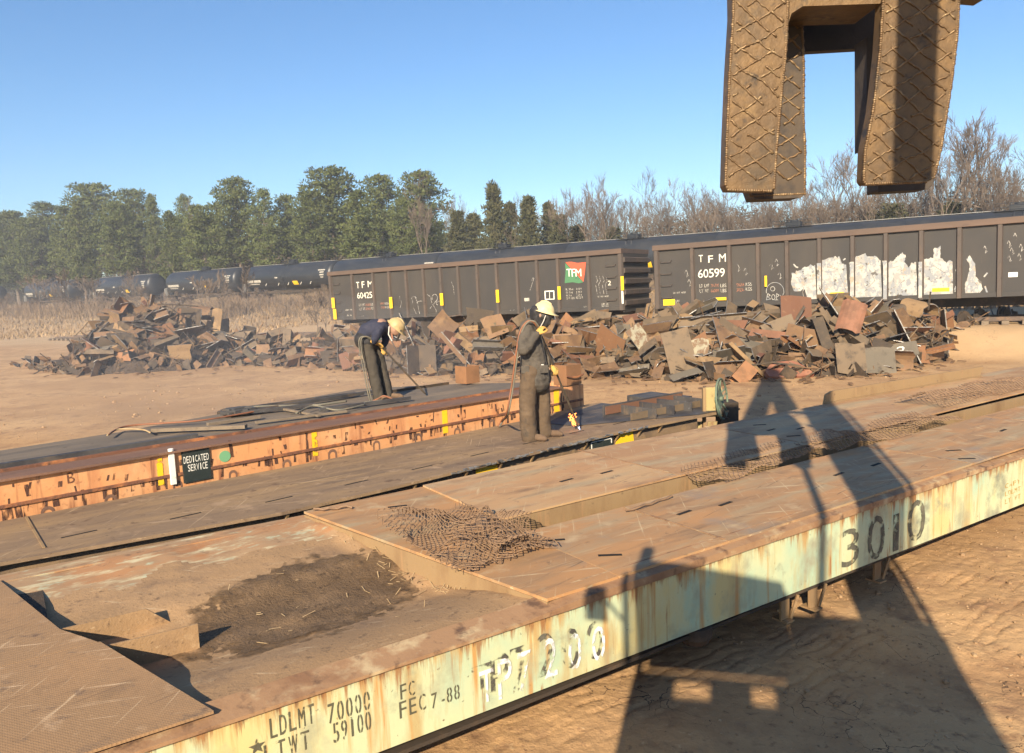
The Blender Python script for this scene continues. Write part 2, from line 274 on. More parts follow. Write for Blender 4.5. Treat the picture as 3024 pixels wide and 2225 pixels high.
m_navy = M('navy_shirt', (.030, .033, .055), [((.05, .05, .07), 6, .5, .7)], .95, 0, .3, 60)
m_trous2 = M('olive_trousers', (.058, .05, .04), [((.08, .066, .05), 5, .48, .68), ((.05, .045, .038), 9, .55, .7)], .95, 0, .4, 60, bdist=.006)
m_hat = M('cream_helmet', (.60, .50, .27), [((.42, .34, .18), 8, .55, .72)], .45)
m_hat2 = M('tan_helmet', (.42, .31, .15), [((.28, .20, .10), 8, .5, .7)], .5)
m_shield = M('leather_hood', (.022, .021, .022), [((.05, .045, .042), 7, .5, .7)], .55)
m_strap = M('pale_strap', (.55, .53, .48), [], .7)
m_glove = M('tan_glove', (.52, .31, .085), [((.36, .2, .06), 14, .5, .7)], .9, 0, .3, 80)
m_skin = M('skin', (.32, .19, .13), [], .6)
m_boot = M('boot', (.12, .078, .05), [((.18, .12, .075), 9, .5, .7)], .9)
m_hose = M('red_hose', (.25, .105, .055), [((.17, .085, .05), 8, .5, .7)], .6)
m_hoseg = M('grey_hose', (.15, .14, .11), [((.25, .2, .13), 6, .5, .7)], .7)
m_brass = M('torch_metal', (.12, .095, .07), [((.2, .15, .1), 12, .5, .7)], .5, .5)
m_spark = emit('sparks', (1.0, .30, .07), 1.3)
m_flame = emit('flame', (.62, .74, 1.0), 1.0)
m_wood = M('weathered_timber', (.19, .148, .105), [((.13, .10, .075), 5, .48, .7, (.3, 2, 2)), ((.26, .2, .14), 12, .58, .74, (.2, 3, 3))], .9, 0, .4, 40)
m_bw = M('green_brake_wheel', (.13, .17, .12), [((.19, .15, .10), 7, .52, .66), ((.08, .07, .055), 12, .58, .72)], .6, 0, .3, 40)
m_olive = M('ochre_paint', (.36, .29, .13), [((.26, .19, .09), 4, .5, .68), ((.2, .11, .06), 9, .6, .74)], .7, 0, .3, 40)
m_pebble = M('pebble', (.36, .23, .125), [((.44, .31, .18), 3, .5, .7), ((.2, .13, .08), 7, .55, .7)], .9, spread=.3)
SCR = [M('scrap_' + n, b, ly, .72, .1, .35, 22, spread=.22, bdist=.012, spec=.25) for n, b, ly in (
    ('brown', (0.176, 0.106, 0.061), [((0.227, 0.140, 0.074), 2.4, .46, .64), ((0.110, 0.074, 0.051), 4, .55, .7), ((0.281, 0.178, 0.095), 9, .64, .78)]),
    ('grey', (0.141, 0.104, 0.068), [((0.188, 0.133, 0.082), 2.2, .46, .64), ((0.086, 0.068, 0.051), 4, .54, .7)]),
    ('tan', (0.234, 0.151, 0.078), [((0.281, 0.184, 0.095), 2.6, .46, .64), ((0.156, 0.100, 0.058), 5, .55, .7)]),
    ('orange', (0.234, 0.118, 0.058), [((0.195, 0.104, 0.054), 2.5, .45, .62), ((0.281, 0.159, 0.082), 6, .6, .74)]),
    ('dark', (0.086, 0.066, 0.048), [((0.125, 0.089, 0.058), 3, .5, .66), ((0.055, 0.044, 0.037), 5, .55, .7)]),
    ('red', (0.195, 0.095, 0.058), [((0.156, 0.081, 0.051), 2.5, .45, .62), ((0.242, 0.140, 0.082), 6, .6, .74)]),
    ('blue', (0.133, 0.115, 0.088), [((0.179, 0.148, 0.108), 2.5, .46, .64), ((0.094, 0.081, 0.065), 5, .55, .7)]))]
SCN = ['brown', 'grey brown', 'tan', 'orange rust', 'dark', 'red brown', 'blue grey']
m_rubble = M('rubble', (.07, .05, .036), [((.12, .082, .052), 1.2, .45, .65), ((.05, .04, .034), 2, .52, .68)], .95, 0, .9, 4, bdist=.2)
m_redcast = M('red_primer', (.25, .105, .065), [((.31, .15, .09), 3, .46, .64), ((.17, .08, .055), 6, .58, .72)], .7, 0, .3, 24)
m_wht_sc = M('flaking_white', (.34, .31, .22), [((.2, .13, .08), 5, .45, .55), ((.42, .39, .3), 9, .6, .74)], .8, 0, .3, 30)

# ------------------------------------------------------------------ lettering
_tc = {}
def glyph(ch):
    if ch in _tc: return _tc[ch]
    cu = bpy.data.curves.new('t', 'FONT'); cu.body = ch; cu.size = 1; cu.resolution_u = 3
    o = bpy.data.objects.new('t', cu); COL.objects.link(o)
    dg = bpy.context.evaluated_depsgraph_get(); dg.update(); me = bpy.data.meshes.new_from_object(o.evaluated_get(dg))
    vs = [(v.co.x, v.co.y) for v in me.vertices]; fs = [tuple(p.vertices) for p in me.polygons]
    bpy.data.objects.remove(o); bpy.data.curves.remove(cu); bpy.data.meshes.remove(me)
    _tc[ch] = (vs, fs); return _tc[ch]
def text(mb, s, u0, u1, z0, z1, v, slant=0, gap=0, mi=0, adv=None, stencil=''):
    """write s between u0..u1, z0..z1 on the plane v (facing -v); gap = share of a cell left empty; stencil letters get a cut"""
    n = len(s); cw = (u1 - u0) / n
    for i, ch in enumerate(s):
        if ch == ' ': continue
        vs, fs = glyph(ch)
        xs = [p[0] for p in vs]; ys = [p[1] for p in vs]
        x0, x1 = min(xs), max(xs); y0, y1 = (min(ys), max(ys)) if ch not in '-.' else (0, .7)
        ww = cw * (1 - gap); nar = ch in '1I|.'
        if nar: ww *= .35
        a0 = u0 + i * cw + (cw - ww) / 2
        P = []
        for x, y in vs:
            fy = (y - y0) / (y1 - y0 + 1e-9); P.append((a0 + (x - x0) / (x1 - x0 + 1e-9) * ww, v, z0 + fy * (z1 - z0) + slant * (a0 - u0)))
        if ch in stencil:
            bm = bmesh.new(); bv = [bm.verts.new(p) for p in P]
            for f in fs:
                try: bm.faces.new([bv[k] for k in f])
                except ValueError: pass
            c = a0 + ww / 2; g = ww * .10
            for q in (c - g, c + g):
                bmesh.ops.bisect_plane(bm, geom=bm.verts[:] + bm.edges[:] + bm.faces[:], plane_co=(q, 0, 0), plane_no=(1, 0, 0))
            bmesh.ops.delete(bm, geom=[f for f in bm.faces if abs(f.calc_center_median().x - c) < g * .98], context='FACES')
            bm.verts.index_update(); P = [x.co[:] for x in bm.verts]; fs = [tuple(x.index for x in f.verts) for f in bm.faces]; bm.free()
        mb.add(P, fs, mi)
    return mb

# ------------------------------------------------------------------ terrain
GL = Dp(725, 703, 43.0); GR = Dp(2085, 655, 27.2)          # foot of the gondola side at its two measured ends
gdir = Vector((GR.x - GL.x, GR.y - GL.y)); GLEN = gdir.length; gdir.normalize(); gnor = Vector((-gdir.y, gdir.x))
TL = Dp(365, 597, 105.0); TR = Dp(2245, 455, 47.5)
tdir = Vector((TR.x - TL.x, TR.y - TL.y)).normalized(); tnor = Vector((-tdir.y, tdir.x))
def sst(a, b, x):
    t = min(1, max(0, (x - a) / (b - a))); return t * t * (3 - 2 * t)
def dg_(x, y): return (Vector((x, y)) - Vector((GL.x, GL.y))) @ gnor
def dt_(x, y): return (Vector((x, y)) - Vector((TL.x, TL.y))) @ tnor
def bed(x, y):
    u = (Vector((x, y)) - Vector((GL.x, GL.y))) @ gdir
    return min(1.15, max(.1, (GL.z - 1.0) + (GR.z - GL.z) * u / GLEN))
def ground(x, y, rough=True):
    a, b = dg_(x, y), dt_(x, y)
    z = bed(x, y) * sst(-3.2, -.6, a)
    if a > 3:
        k = sst(0, 1, (a - 3) / max(1, a - 3 - b + 0.01)) if b < 0 else 1
        z = bed(x, y) + (2.0 - bed(x, y)) * k
        if b > 4: z = 2.0 + 1.2 * sst(4, 25, b) + 6.5 * sst(34, 60, b)
    if rough:
        n = noise.noise(Vector((x * .35, y * .35, 0))) * .07 + noise.noise(Vector((x * 1.3, y * 1.3, 3))) * .03
        if y < 30: n += noise.noise(Vector((x * 4, y * 4, 9))) * .007 + noise.noise(Vector((x * 9, y * 9, 5))) * .005
        if y < 8:
            vv_ = (-.6 * x + .8 * y) * 8.2 + .9 * noise.noise(Vector((x * .9, y * .9, 2))) + .35 * noise.noise(Vector((x * 4, y * 4, 12))); fr = abs(vv_ % 1 - .5) * 2; n += -.020 * sst(.26, .0, fr) * sst(-.02, .22, noise.noise(Vector((x * .8, y * .8, 7)))) * sst(-.25, .1, noise.noise(Vector((x * 3, y * 3, 17)))) + .010 * noise.noise(Vector((x * 2.2, y * 2.2, 31))) + noise.noise(Vector((x * 16, y * 16, 1))) * .006
        z += n * (0.6 if a > -1 else 1)
    return z
def lines(fine0, fine1, step, lo, hi, g=1.12):
    v = [fine0 + i * step for i in range(int((fine1 - fine0) / step) + 1)]
    s = step; x = v[-1]
    while x < hi: s *= g; x += s; v.append(x)
    s = step; x = v[0]; pre = []
    while x > lo: s *= g; x -= s; pre.append(x)
    return pre[::-1] + v
xs = lines(-.5, 6.6, .022, -900, 900, 1.06); ys = lines(3.0, 7.6, .022, -60, 1500, 1.05)
mb = MB(); nx = len(xs)
mb.v = [(x, y, ground(x, y)) for y in ys for x in xs]
mb.f = [(j * nx + i, j * nx + i + 1, (j + 1) * nx + i + 1, (j + 1) * nx + i) for j in range(len(ys) - 1) for i in range(nx - 1)]
mb.m = [0] * len(mb.f)
m_ground = M('yard_dirt', (.43, .262, .127), [((.50, .315, .155), .5, .44, .62), ((.31, .175, .085), .9, .5, .68), ((.52, .34, .175), .22, .56, .68), ((.25, .145, .075), 5, .58, .72), ((.55, .38, .21), 14, .63, .76), ((.20, .12, .065), 40, .63, .74), ((.58, .42, .26), 60, .68, .74), ((.26, .15, .08), 2, .56, .68, (1, 1, 1), 10), ((.36, .215, .105), .12, .5, .62), ((.24, .14, .075), 9, .60, .70, (1, 1, 1), 10)], .95, 0, .6, 28, bdist=.02)
def _zones(m):                            # what the ground is: yard dirt, pale sand by the track, dry turf further back
    t = m.node_tree; N = t.nodes; L = t.links; b = N['Principled BSDF']; src = b.inputs['Base Color'].links[0].from_socket
    tc = N.new('ShaderNodeTexCoord')
    def dist(o, n):
        vm = N.new('ShaderNodeVectorMath'); vm.operation = 'SUBTRACT'; vm.inputs[1].default_value = (o.x, o.y, 0); L.new(tc.outputs['Object'], vm.inputs[0])
        dm = N.new('ShaderNodeVectorMath'); dm.operation = 'DOT_PRODUCT'; dm.inputs[1].default_value = (n.x, n.y, 0); L.new(vm.outputs[0], dm.inputs[0])
        nz = N.new('ShaderNodeTexNoise'); nz.inputs['Scale'].default_value = .25; nz.inputs['Detail'].default_value = 6; L.new(tc.outputs['Object'], nz.inputs['Vector'])
        ma = N.new('ShaderNodeMath'); ma.operation = 'MULTIPLY_ADD'; ma.inputs[1].default_value = 9; L.new(nz.outputs['Fac'], ma.inputs[0]); L.new(dm.outputs['Value'], ma.inputs[2]); return ma.outputs[0]
    d = dist(Vector((GL.x, GL.y)), gnor)
    def mixin(src, d, a, b_, col):
        mr = N.new('ShaderNodeMapRange'); mr.inputs['From Min'].default_value = a; mr.inputs['From Max'].default_value = b_; L.new(d, mr.inputs[0])
        mx = N.new('ShaderNodeMixRGB'); L.new(mr.outputs[0], mx.inputs[0]); L.new(src, mx.inputs[1]); mx.inputs[2].default_value = (*col, 1); return mx.outputs[0]
    c = mixin(src, d, 0, 3, (.44, .30, .165)); c = mixin(c, d, 13, 19, (.30, .21, .12)); c = mixin(c, d, 66, 74, (.075, .066, .04)); L.new(c, b.inputs['Base Color'])
_zones(m_ground)
def cracks(m, sc, wd):
    t = m.node_tree; N = t.nodes; L = t.links; b = N['Principled BSDF']; src = b.inputs['Base Color'].links[0].from_socket; tc = N.new('ShaderNodeTexCoord')
    nz = N.new('ShaderNodeTexNoise'); nz.inputs['Scale'].default_value = 2.5; nz.inputs['Detail'].default_value = 6; L.new(tc.outputs['Object'], nz.inputs['Vector'])
    mv = N.new('ShaderNodeMixRGB'); mv.blend_type = 'ADD'; mv.inputs[0].default_value = .5; L.new(tc.outputs['Object'], mv.inputs[1]); L.new(nz.outputs['Color'], mv.inputs[2])
    vo = N.new('ShaderNodeTexVoronoi'); vo.feature = 'DISTANCE_TO_EDGE'; vo.inputs['Scale'].default_value = sc; L.new(mv.outputs[0], vo.inputs['Vector'])
    m2 = N.new('ShaderNodeTexNoise'); m2.inputs['Scale'].default_value = 1.1; L.new(tc.outputs['Object'], m2.inputs['Vector'])
    w1 = N.new('ShaderNodeMapRange'); w1.inputs['From Min'].default_value = .50; w1.inputs['From Max'].default_value = .66; w1.inputs['To Max'].default_value = wd; L.new(m2.outputs['Fac'], w1.inputs[0])
    lt = N.new('ShaderNodeMath'); lt.operation = 'LESS_THAN'; L.new(vo.outputs['Distance'], lt.inputs[0]); L.new(w1.outputs[0], lt.inputs[1])
    mx = N.new('ShaderNodeMixRGB'); L.new(lt.outputs[0], mx.inputs[0]); L.new(src, mx.inputs[1]); mx.inputs[2].default_value = (.10, .062, .036, 1); L.new(mx.outputs[0], b.inputs['Base Color'])
cracks(m_ground, 3.4, .012)
mb.build('ground', m_ground, smooth=True, fix=False)['kind'] = 'structure'
bpy.data.objects['ground']['label'] = 'brown dirt scrapyard ground with wheel ruts'

# rails of the two tracks
for nm, o, d, zf, ln in (('gondola', GL, gdir, None, (-30, 60)), ('tank', TL, tdir, None, (-60, 110))):
    n = Vector((-d.y, d.x)); t = empty('railway_track', (o.x, o.y, 0), 'railway track under the black gondolas' if nm == 'gondola' else 'railway track under the row of black tank cars', 'track')
    del t['label'], t['category']; t['kind'] = 'structure'; t['label'] = 'railway track under the black gondolas' if nm == 'gondola' else 'railway track under the row of black tank cars'
    for off in (.72, 2.16):
        q = MB(); prev = None; k = ln[0]
        while k < ln[1]:
            p0 = Vector((d.x * k + n.x * off, d.y * k + n.y * off, 0)); p1 = p0 + Vector((d.x, d.y, 0)) * 5
            for p in (p0, p1): p.z = ground(o.x + p.x, o.y + p.y, False) + .2
            q.beam(p0, p1, .07, .15); k += 5
        q.build('rail', m_wheel, t)
    q = MB(); k = ln[0]
    while k < ln[1]:
        p0 = Vector((d.x * k + n.x * .2, d.y * k + n.y * .2, 0)); p1 = Vector((d.x * k + n.x * 2.7, d.y * k + n.y * 2.7, 0))
        for p in (p0, p1): p.z = ground(o.x + p.x, o.y + p.y, False) + .09
        q.beam(p0, p1, .22, .14); k += .6
    q.build('sleepers', m_wood, t)

# ------------------------------------------------------------------ near flatcar (pale green side)
A = Fr((-0.08, 4.35), (7.07, 4.71))
ra = A.root('flatcar', 'nearest old flatcar with a pale green rust-streaked side and brown plate deck', 'flatcar', 'cut-down flatcars in the yard')
def plate(fr, poly, z, t, name, mat, parent, bevel=.004, side=None):      # flat plate from a u,v outline
    q = MB(); q.prism([(p[0], p[1], z) for p in poly], (0, 0, -t)); return q.build(name, mat, parent, bevel=bevel)
UL, UR = -6.0, 15.5
q = MB()
q.prism([(UL, 0, .47), (-1, 0, .44), (2.5, 0, .40), (6, 0, .37), (UR, 0, .34), (UR, 0, .90), (6, 0, .90), (UL, 0, .90)], (0, .035, 0))
q.build('side_sill', m_sill, ra)
q = MB(); n = 120                                          # bent, rusty top lip of the sill
for i in range(n):
    a = UL + (UR - UL) * i / n; b = UL + (UR - UL) * (i + 1) / n
    j = lambda s, k: .006 * noise.noise(Vector((s * 3, k, 0)))
    def lift(s): return .035 * sst(.1, .6, s) * (1 - sst(5.0, 6.5, s))
    q.add([(a, -.022 + j(a, 1), .903 + j(a, 5) + lift(a)), (b, -.022 + j(b, 1), .903 + j(b, 5) + lift(b)), (b, .16, .935 + lift(b)), (a, .16, .935 + lift(a)),
           (a, -.022 + j(a, 1), .885), (b, -.022 + j(b, 1), .885), (b, .16, .9), (a, .16, .9)],
          [(0, 1, 2, 3), (4, 7, 6, 5), (0, 4, 5, 1), (3, 2, 6, 7)])
q.build('sill_lip', m_sillrust, ra, fix=False)
q = MB(); q.box(UL, UR, .035, .16, .345, .37); q.build('bottom_flange', m_under, ra)
q = MB(); q.box(UL, 1, 2.94, 2.97, .36, .912); q.box(1.0, UR, 3.09, 3.12, .36, .93); q.build('side_sill', m_under, ra)
# trough: dished floor with the platform and stub webs
def trough(u, v):
    d = .90 - .135 * sst(.30, 1.12, v) + .085 * sst(1.45, 1.85, v) + .075 * sst(1.9, 2.95, v)
    d += .014 * noise.noise(Vector((u * 2.2, v * 2.2, 0))) + .006 * noise.noise(Vector((u * 9, v * 9, 2))) * sst(.5, 1, v)
    d += .035 * sst(.12, 0, su(v) - u) * (.6 + noise.noise(Vector((u * 6, v * 6, 5))))
    return min(d, .93)
so, tp = (-.24, 3.0), (.33, .03)
def su(v): return tp[0] + (so[0] - tp[0]) * (v - tp[1]) / (so[1] - tp[1])
q = MB(); nu, nv = 150, 70
q.v = [(-6 + 6.6 * i / nu, .16 + 2.84 * j / nv, trough(-6 + 6.6 * i / nu, .16 + 2.84 * j / nv)) for j in range(nv + 1) for i in range(nu + 1)]
q.f = [(j * (nu + 1) + i, j * (nu + 1) + i + 1, (j + 1) * (nu + 1) + i + 1, (j + 1) * (nu + 1) + i) for j in range(nv) for i in range(nu)]
q.m = [1 if (.16 + 2.84 * (k // nu) / nv) > 2.40 + .30 * noise.noise(Vector(((k % nu) * .12, 0, 3))) else 0 for k in range(nu * nv)]
q.build('trough_floor', [m_dirtA, m_rim], ra, smooth=True, fix=False)
q = MB(); q.prism([(UL, 2.84, .915), (-.26, 2.84, .915), (-.27, 3.0, .915), (UL, 3.06, .915)], (0, 0, .012)); q.build('rear_rim', m_rim, ra)
pe = [(-2.50, 2.86), (-2.20, 1.60), (-2.02, 1.23), (-1.66, .03)]
plate(A, [(UL, .02), pe[3], pe[2], (UL, 1.26)], .948, .014, 'end_platform', m_check, ra)
plate(A, [(UL, 1.275), (-2.03, 1.25), pe[1], pe[0], (UL, 2.82)], .942, .014, 'end_platform', m_check, ra)
q = MB()
q.prism([(-2.3, 1.20, .93), (-1.50, 1.16, .93), (-1.50, 1.16, .68), (-2.3, 1.2, .68)], (0, .014, 0))
q.prism([(-2.3, 1.62, .93), (-1.72, 1.62, .93), (-1.58, 1.62, .80), (-2.3, 1.62, .70)], (0, .014, 0))
q.build('center_sill_web', m_dirtA, ra)
q = MB(); q.box(-6, -2.25, .2, 2.75, .62, .90); q.build('platform_frame', m_under, ra)
# raised deck on the right
ZD = .968
plate(A, [(su(.05), .05), (.915, .05), (.915, 1.20), (1.0, 1.52), (1.02, 3.02), (su(2.98) + .02, 2.98)], ZD, .02, 'deck_plate', m_deckA, ra)
us = [.92, 2.0, 3.9, 5.6, 7.0, 8.3, 10.4, 12.6, UR]
for a_, b_ in zip(us, us[1:]): plate(A, [(a_, .05), (b_ - .006, .05), (b_ - .006, 1.21), (a_, 1.21)], ZD, .02, 'deck_plate', m_deckA, ra)
us = [.97, 3.1, 5.2, 7.1, 9.4, 11.8, UR]
def vs_(u): return 1.56 + .012 * u
for a_, b_ in zip(us, us[1:]): plate(A, [(a_, vs_(a_)), (b_ - .006, vs_(b_)), (b_ - .006, 3.10 if a_ < 1 else 3.13), (a_ + (.02 if a_ < 1 else 0), 3.0 if a_ < 1 else 3.13)], ZD + .022, .018, 'deck_plate', m_deckN, ra)
q = MB(); ns = 40
for i in range(ns):                                         # torn lower edge of the step wall
    v0 = .05 + 2.89 * i / ns; v1 = .05 + 2.89 * (i + 1) / ns
    jj = .03 if 1 < v0 < 2 else .005
    b0 = trough(su(v0), v0) - .02 + ru(0, jj); b1 = trough(su(v1), v1) - .02 + ru(0, jj)
    q.prism([(su(v0), v0, ZD - .022), (su(v1), v1, ZD - .022), (su(v1), v1, b1 - .03), (su(v0), v0, b0 - .03)], (.014, .003, 0))
q.build('step_wall', m_face, ra)
q = MB(); q.box(1.0, UR, 1.58, 1.6, .70, ZD - .003); q.build('slot_wall', m_face, ra)
q = MB(); q.box(.9, UR, 1.14, 1.58, .69, .70); q.build('slot_floor', m_under, ra)
q = MB(); q.box(.9, UR, 1.12, 1.135, .69, ZD - .022); q.build('slot_wall', m_under, ra)
q = MB(); q.prism([(7.75, 3.16, ZD), (12.1, 3.0, ZD), (12.2, 3.0, ZD + .19), (7.95, 3.16, ZD + .19), (7.8, 3.16, ZD + .15)], (0, .03, 0))
q.prism([(7.75, 3.12, ZD + .024), (12.1, 2.96, ZD + .024), (12.1, 3.0, ZD + .024), (7.75, 3.16, ZD + .024)], (0, 0, .012)); q.build('side_lip', m_face, ra)
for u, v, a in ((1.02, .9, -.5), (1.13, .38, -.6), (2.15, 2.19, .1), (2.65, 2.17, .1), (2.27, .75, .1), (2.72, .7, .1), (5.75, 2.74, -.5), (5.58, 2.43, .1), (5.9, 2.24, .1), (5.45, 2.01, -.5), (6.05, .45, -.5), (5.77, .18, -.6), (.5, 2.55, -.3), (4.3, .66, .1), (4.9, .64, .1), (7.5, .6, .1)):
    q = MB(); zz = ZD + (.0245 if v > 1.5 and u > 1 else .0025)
    q.obox((u, v, zz), Vector((math.cos(a), math.sin(a), 0)) * .085, Vector((-math.sin(a), math.cos(a), 0)) * .017, (0, 0, .0012)); q.build('stake_slot', m_blk, ra)  # thin plate on the deck, its black painting the slot's inner shade
for u0, u1, v0, v1 in ((2.0, 2.02, .1, 1.2), (5.6, 5.615, .1, 1.2), (3.1, 3.115, 1.62, 3.2), (5.2, 5.215, 1.62, 3.2), (8.3, 8.315, .1, 1.2)):
    q = MB(); zz = ZD + (.022 if v0 > 1.5 else 0); q.box(u0, u1, v0, v1, zz - .004, zz + .004); q.build('weld_seam', m_sillrust, ra)
q = MB()
for k in range(-5, 15, 2): q.box(k, k + .12, .05, 3.2, .42, .66)
q.build('cross_bearers', m_under, ra)
q = MB(); q.box(UL, UR, 1.0, 1.9, .30, .62); q.build('center_sill', m_under, ra)
# rounded jacking pocket and small brackets under the sill
c = A.on(1545, 1400, 0); q = MB(); q.tube([(c.x, .1, .40), (c.x, .1, .32), (c.x, .1, .27), (c.x, .1, .25)], [.13, .13, .10, .04], 18); q.build('jacking_pad', m_under, ra)
for px, py in ((1722, 1325), (1784, 1305), (1925, 1247)):
    c = A.on(px, py, .05); q = MB(); q.box(c.x - .05, c.x + .05, .05, .07, .17, .36); q.box(c.x - .05, c.x + .05, .0, .14, .16, .175); q.beam((c.x + .04, .03, .18), (c.x + .09, .0, .37), .02, .02); q.build('bracket', m_face, ra)
# stencils
V = -.004
def sp(px, py): p = A.on(px, py, V); return p.x, p.z
q = MB()
a = sp(590, 1622); b = sp(690, 1590); text(q, 'LDLMT', a[0], sp(693, 1590)[0], a[1] + .0, a[1] + .105, V, .02, .3, stencil='')
text(q, '70000', sp(717, 1580)[0], sp(814, 1550)[0], sp(717, 1590)[1], sp(717, 1590)[1] + .108, V, 0, .3, stencil='0')
text(q, '59100', sp(728, 1620)[0], sp(816, 1590)[0], sp(728, 1632)[1], sp(728, 1632)[1] + .108, V, 0, .3, stencil='059')
text(q, 'LTWT', sp(575, 1660)[0], sp(682, 1625)[0], sp(660, 1648)[1], sp(660, 1648)[1] + .1, V, 0, .3)
q.build('lettering', m_letblk, ra, fix=False); q = MB()
text(q, 'FC', sp(875, 1530)[0], sp(912, 1515)[0], sp(875, 1536)[1], sp(875, 1536)[1] + .085, V, 0, .3, stencil='C')
text(q, 'FEC', sp(873, 1572)[0], sp(937, 1550)[0], sp(873, 1578)[1], sp(873, 1578)[1] + .095, V, 0, .3, stencil='C')
text(q, '7-88', sp(944, 1550)[0], sp(1010, 1525)[0], sp(944, 1560)[1] + .01, sp(944, 1560)[1] + .1, V, 0, .3, stencil='8')
q.build('lettering', m_letblk, ra, fix=False); q = MB()
sx, sz = sp(563, 1638); st = [(sx + (.042 if k % 2 == 0 else .017) * math.sin(PI * k / 5), V, sz + (.042 if k % 2 == 0 else .017) * math.cos(PI * k / 5)) for k in range(10)]
q.add(st, [tuple(range(10))]); q.build('star_mark', m_letblk, ra, fix=False)
q = MB(); x0 = sp(1843, 1200); text(q, '3', x0[0], sp(1886, 1200)[0], sp(1862, 1242)[1], sp(1862, 1160)[1], V, 0, .12)
text(q, '0', sp(1900, 1200)[0], sp(1942, 1200)[0], sp(1918, 1228)[1], sp(1918, 1132)[1], V, 0, .12); text(q, '1', sp(1944, 1190)[0], sp(1984, 1190)[0], sp(1964, 1208)[1], sp(1964, 1128)[1], V, 0, .12)
text(q, '0', sp(1986, 1190)[0], sp(2030, 1180)[0], sp(2005, 1188)[1], sp(2005, 1098)[1], V, 0, .12); q.build('lettering', m_letol, ra, fix=False)
q = MB(); q2 = MB()
for ch, x, y0, y1, ww in (('T', 1065, 1540, 1465, 48), ('P', 1105, 1530, 1440, 48), ('7', 1148, 1515, 1425, 46), ('2', 1205, 1485, 1395, 44), ('0', 1258, 1470, 1385, 44), ('0', 1310, 1450, 1370, 44)):
    a = sp(x - ww / 2, y0); b = sp(x + ww / 2, y0); zt = sp(x, y1)[1]; zb = sp(x, y0)[1]
    text(q2, ch, a[0] - .02, b[0] - .02, zb + .02, zt + .03, V, 0, .1); text(q, ch, a[0] + .015, b[0] + .005, zb, zt - .01, V - .003, 0, .3)
q2.build('lettering', m_patch, ra, fix=False); q.build('lettering', m_whsp, ra, fix=False)
q = MB()
for k, s in enumerate(('CAPY', 'LDLMT', 'LT WT')):
    a = sp(2203, 1062 + k * 17); text(q, s, a[0], sp(2238, 1052 + k * 17)[0], a[1] - .05, a[1], V, 0, .25)
q.build('lettering', m_lettan, ra, fix=False)

# damp soil with straw lying in the trough
q = MB(); nu, nv = 90, 40; so_ = []
def soil(u, v):
    e = ((u + .75) / .95) ** 2 + ((v - 1.38 - .18 * (u + .75)) / .72) ** 2
    return trough(u, v) + .022 * (1 - e) + .012 * noise.noise(Vector((u * 4, v * 4, 1))) + .007 * noise.noise(Vector((u * 17, v * 17, 4))) - .004
q.v = [(-1.75 + 1.95 * i / nu, .6 + 1.6 * j / nv, soil(-1.75 + 1.95 * i / nu, .6 + 1.6 * j / nv)) for j in range(nv + 1) for i in range(nu + 1)]
for j in range(nv):
    for i in range(nu):
        u, v = -1.75 + 1.95 * (i + .5) / nu, .6 + 1.6 * (j + .5) / nv
        if u < su(v) + .01: q.f.append((j * (nu + 1) + i, j * (nu + 1) + i + 1, (j + 1) * (nu + 1) + i + 1, (j + 1) * (nu + 1) + i)); q.m.append(0)
o = q.build('soil_layer', m_soil, None, smooth=True, fix=False)
at_ = o.data.attributes.new('edge', 'FLOAT', 'POINT')
at_.data.foreach_set('value', [1 - ((x + .75) / .95) ** 2 - ((y - 1.38 - .18 * (x + .75)) / .72) ** 2 for x, y, z in q.v])
N_ = m_soil.node_tree.nodes; L_ = m_soil.node_tree.links; an = N_.new('ShaderNodeAttribute'); an.attribute_name = 'edge'; tc_ = N_.new('ShaderNodeTexCoord'); nz_ = N_.new('ShaderNodeTexNoise'); nz_.inputs['Scale'].default_value = 9; nz_.inputs['Detail'].default_value = 8
L_.new(tc_.outputs['Object'], nz_.inputs['Vector']); ad = N_.new('ShaderNodeMath'); ad.operation = 'MULTIPLY_ADD'; ad.inputs[1].default_value = 1.7; L_.new(nz_.outputs['Fac'], ad.inputs[0]); L_.new(an.outputs['Fac'], ad.inputs[2])
mr_ = N_.new('ShaderNodeMapRange'); mr_.inputs['From Min'].default_value = .85; mr_.inputs['From Max'].default_value = 1.45; L_.new(ad.outputs[0], mr_.inputs[0]); L_.new(mr_.outputs[0], N_['Principled BSDF'].inputs['Alpha']); o.location = ra.location; o.rotation_euler = ra.rotation_euler
tag(o, 'dark damp soil lying in the trough of the nearest flatcar', 'soil', kind='stuff')
q = MB()
for k in range(64):
    u = ru(-1.3, .1); v = random.gauss(1.35, .35)
    if k > 30: v = ru(.8, 2.2); u = su(v) - abs(random.gauss(0, .07))
    z = max(soil(u, v), trough(u, v)) + .008; a = ru(0, PI); L = ru(.012, .045); d = Vector((math.cos(a) * L, math.sin(a) * L, ru(-.01, .02)))
    q.beam(Vector((u, v, z)) - d, Vector((u, v, z)) + d, ru(.003, .006), .003)
o = q.build('straw_litter', m_straw, None, fix=False); o.location = ra.location; o.rotation_euler = ra.rotation_euler
tag(o, 'dry straw bits scattered on the damp soil in the trough', 'straw', kind='stuff')

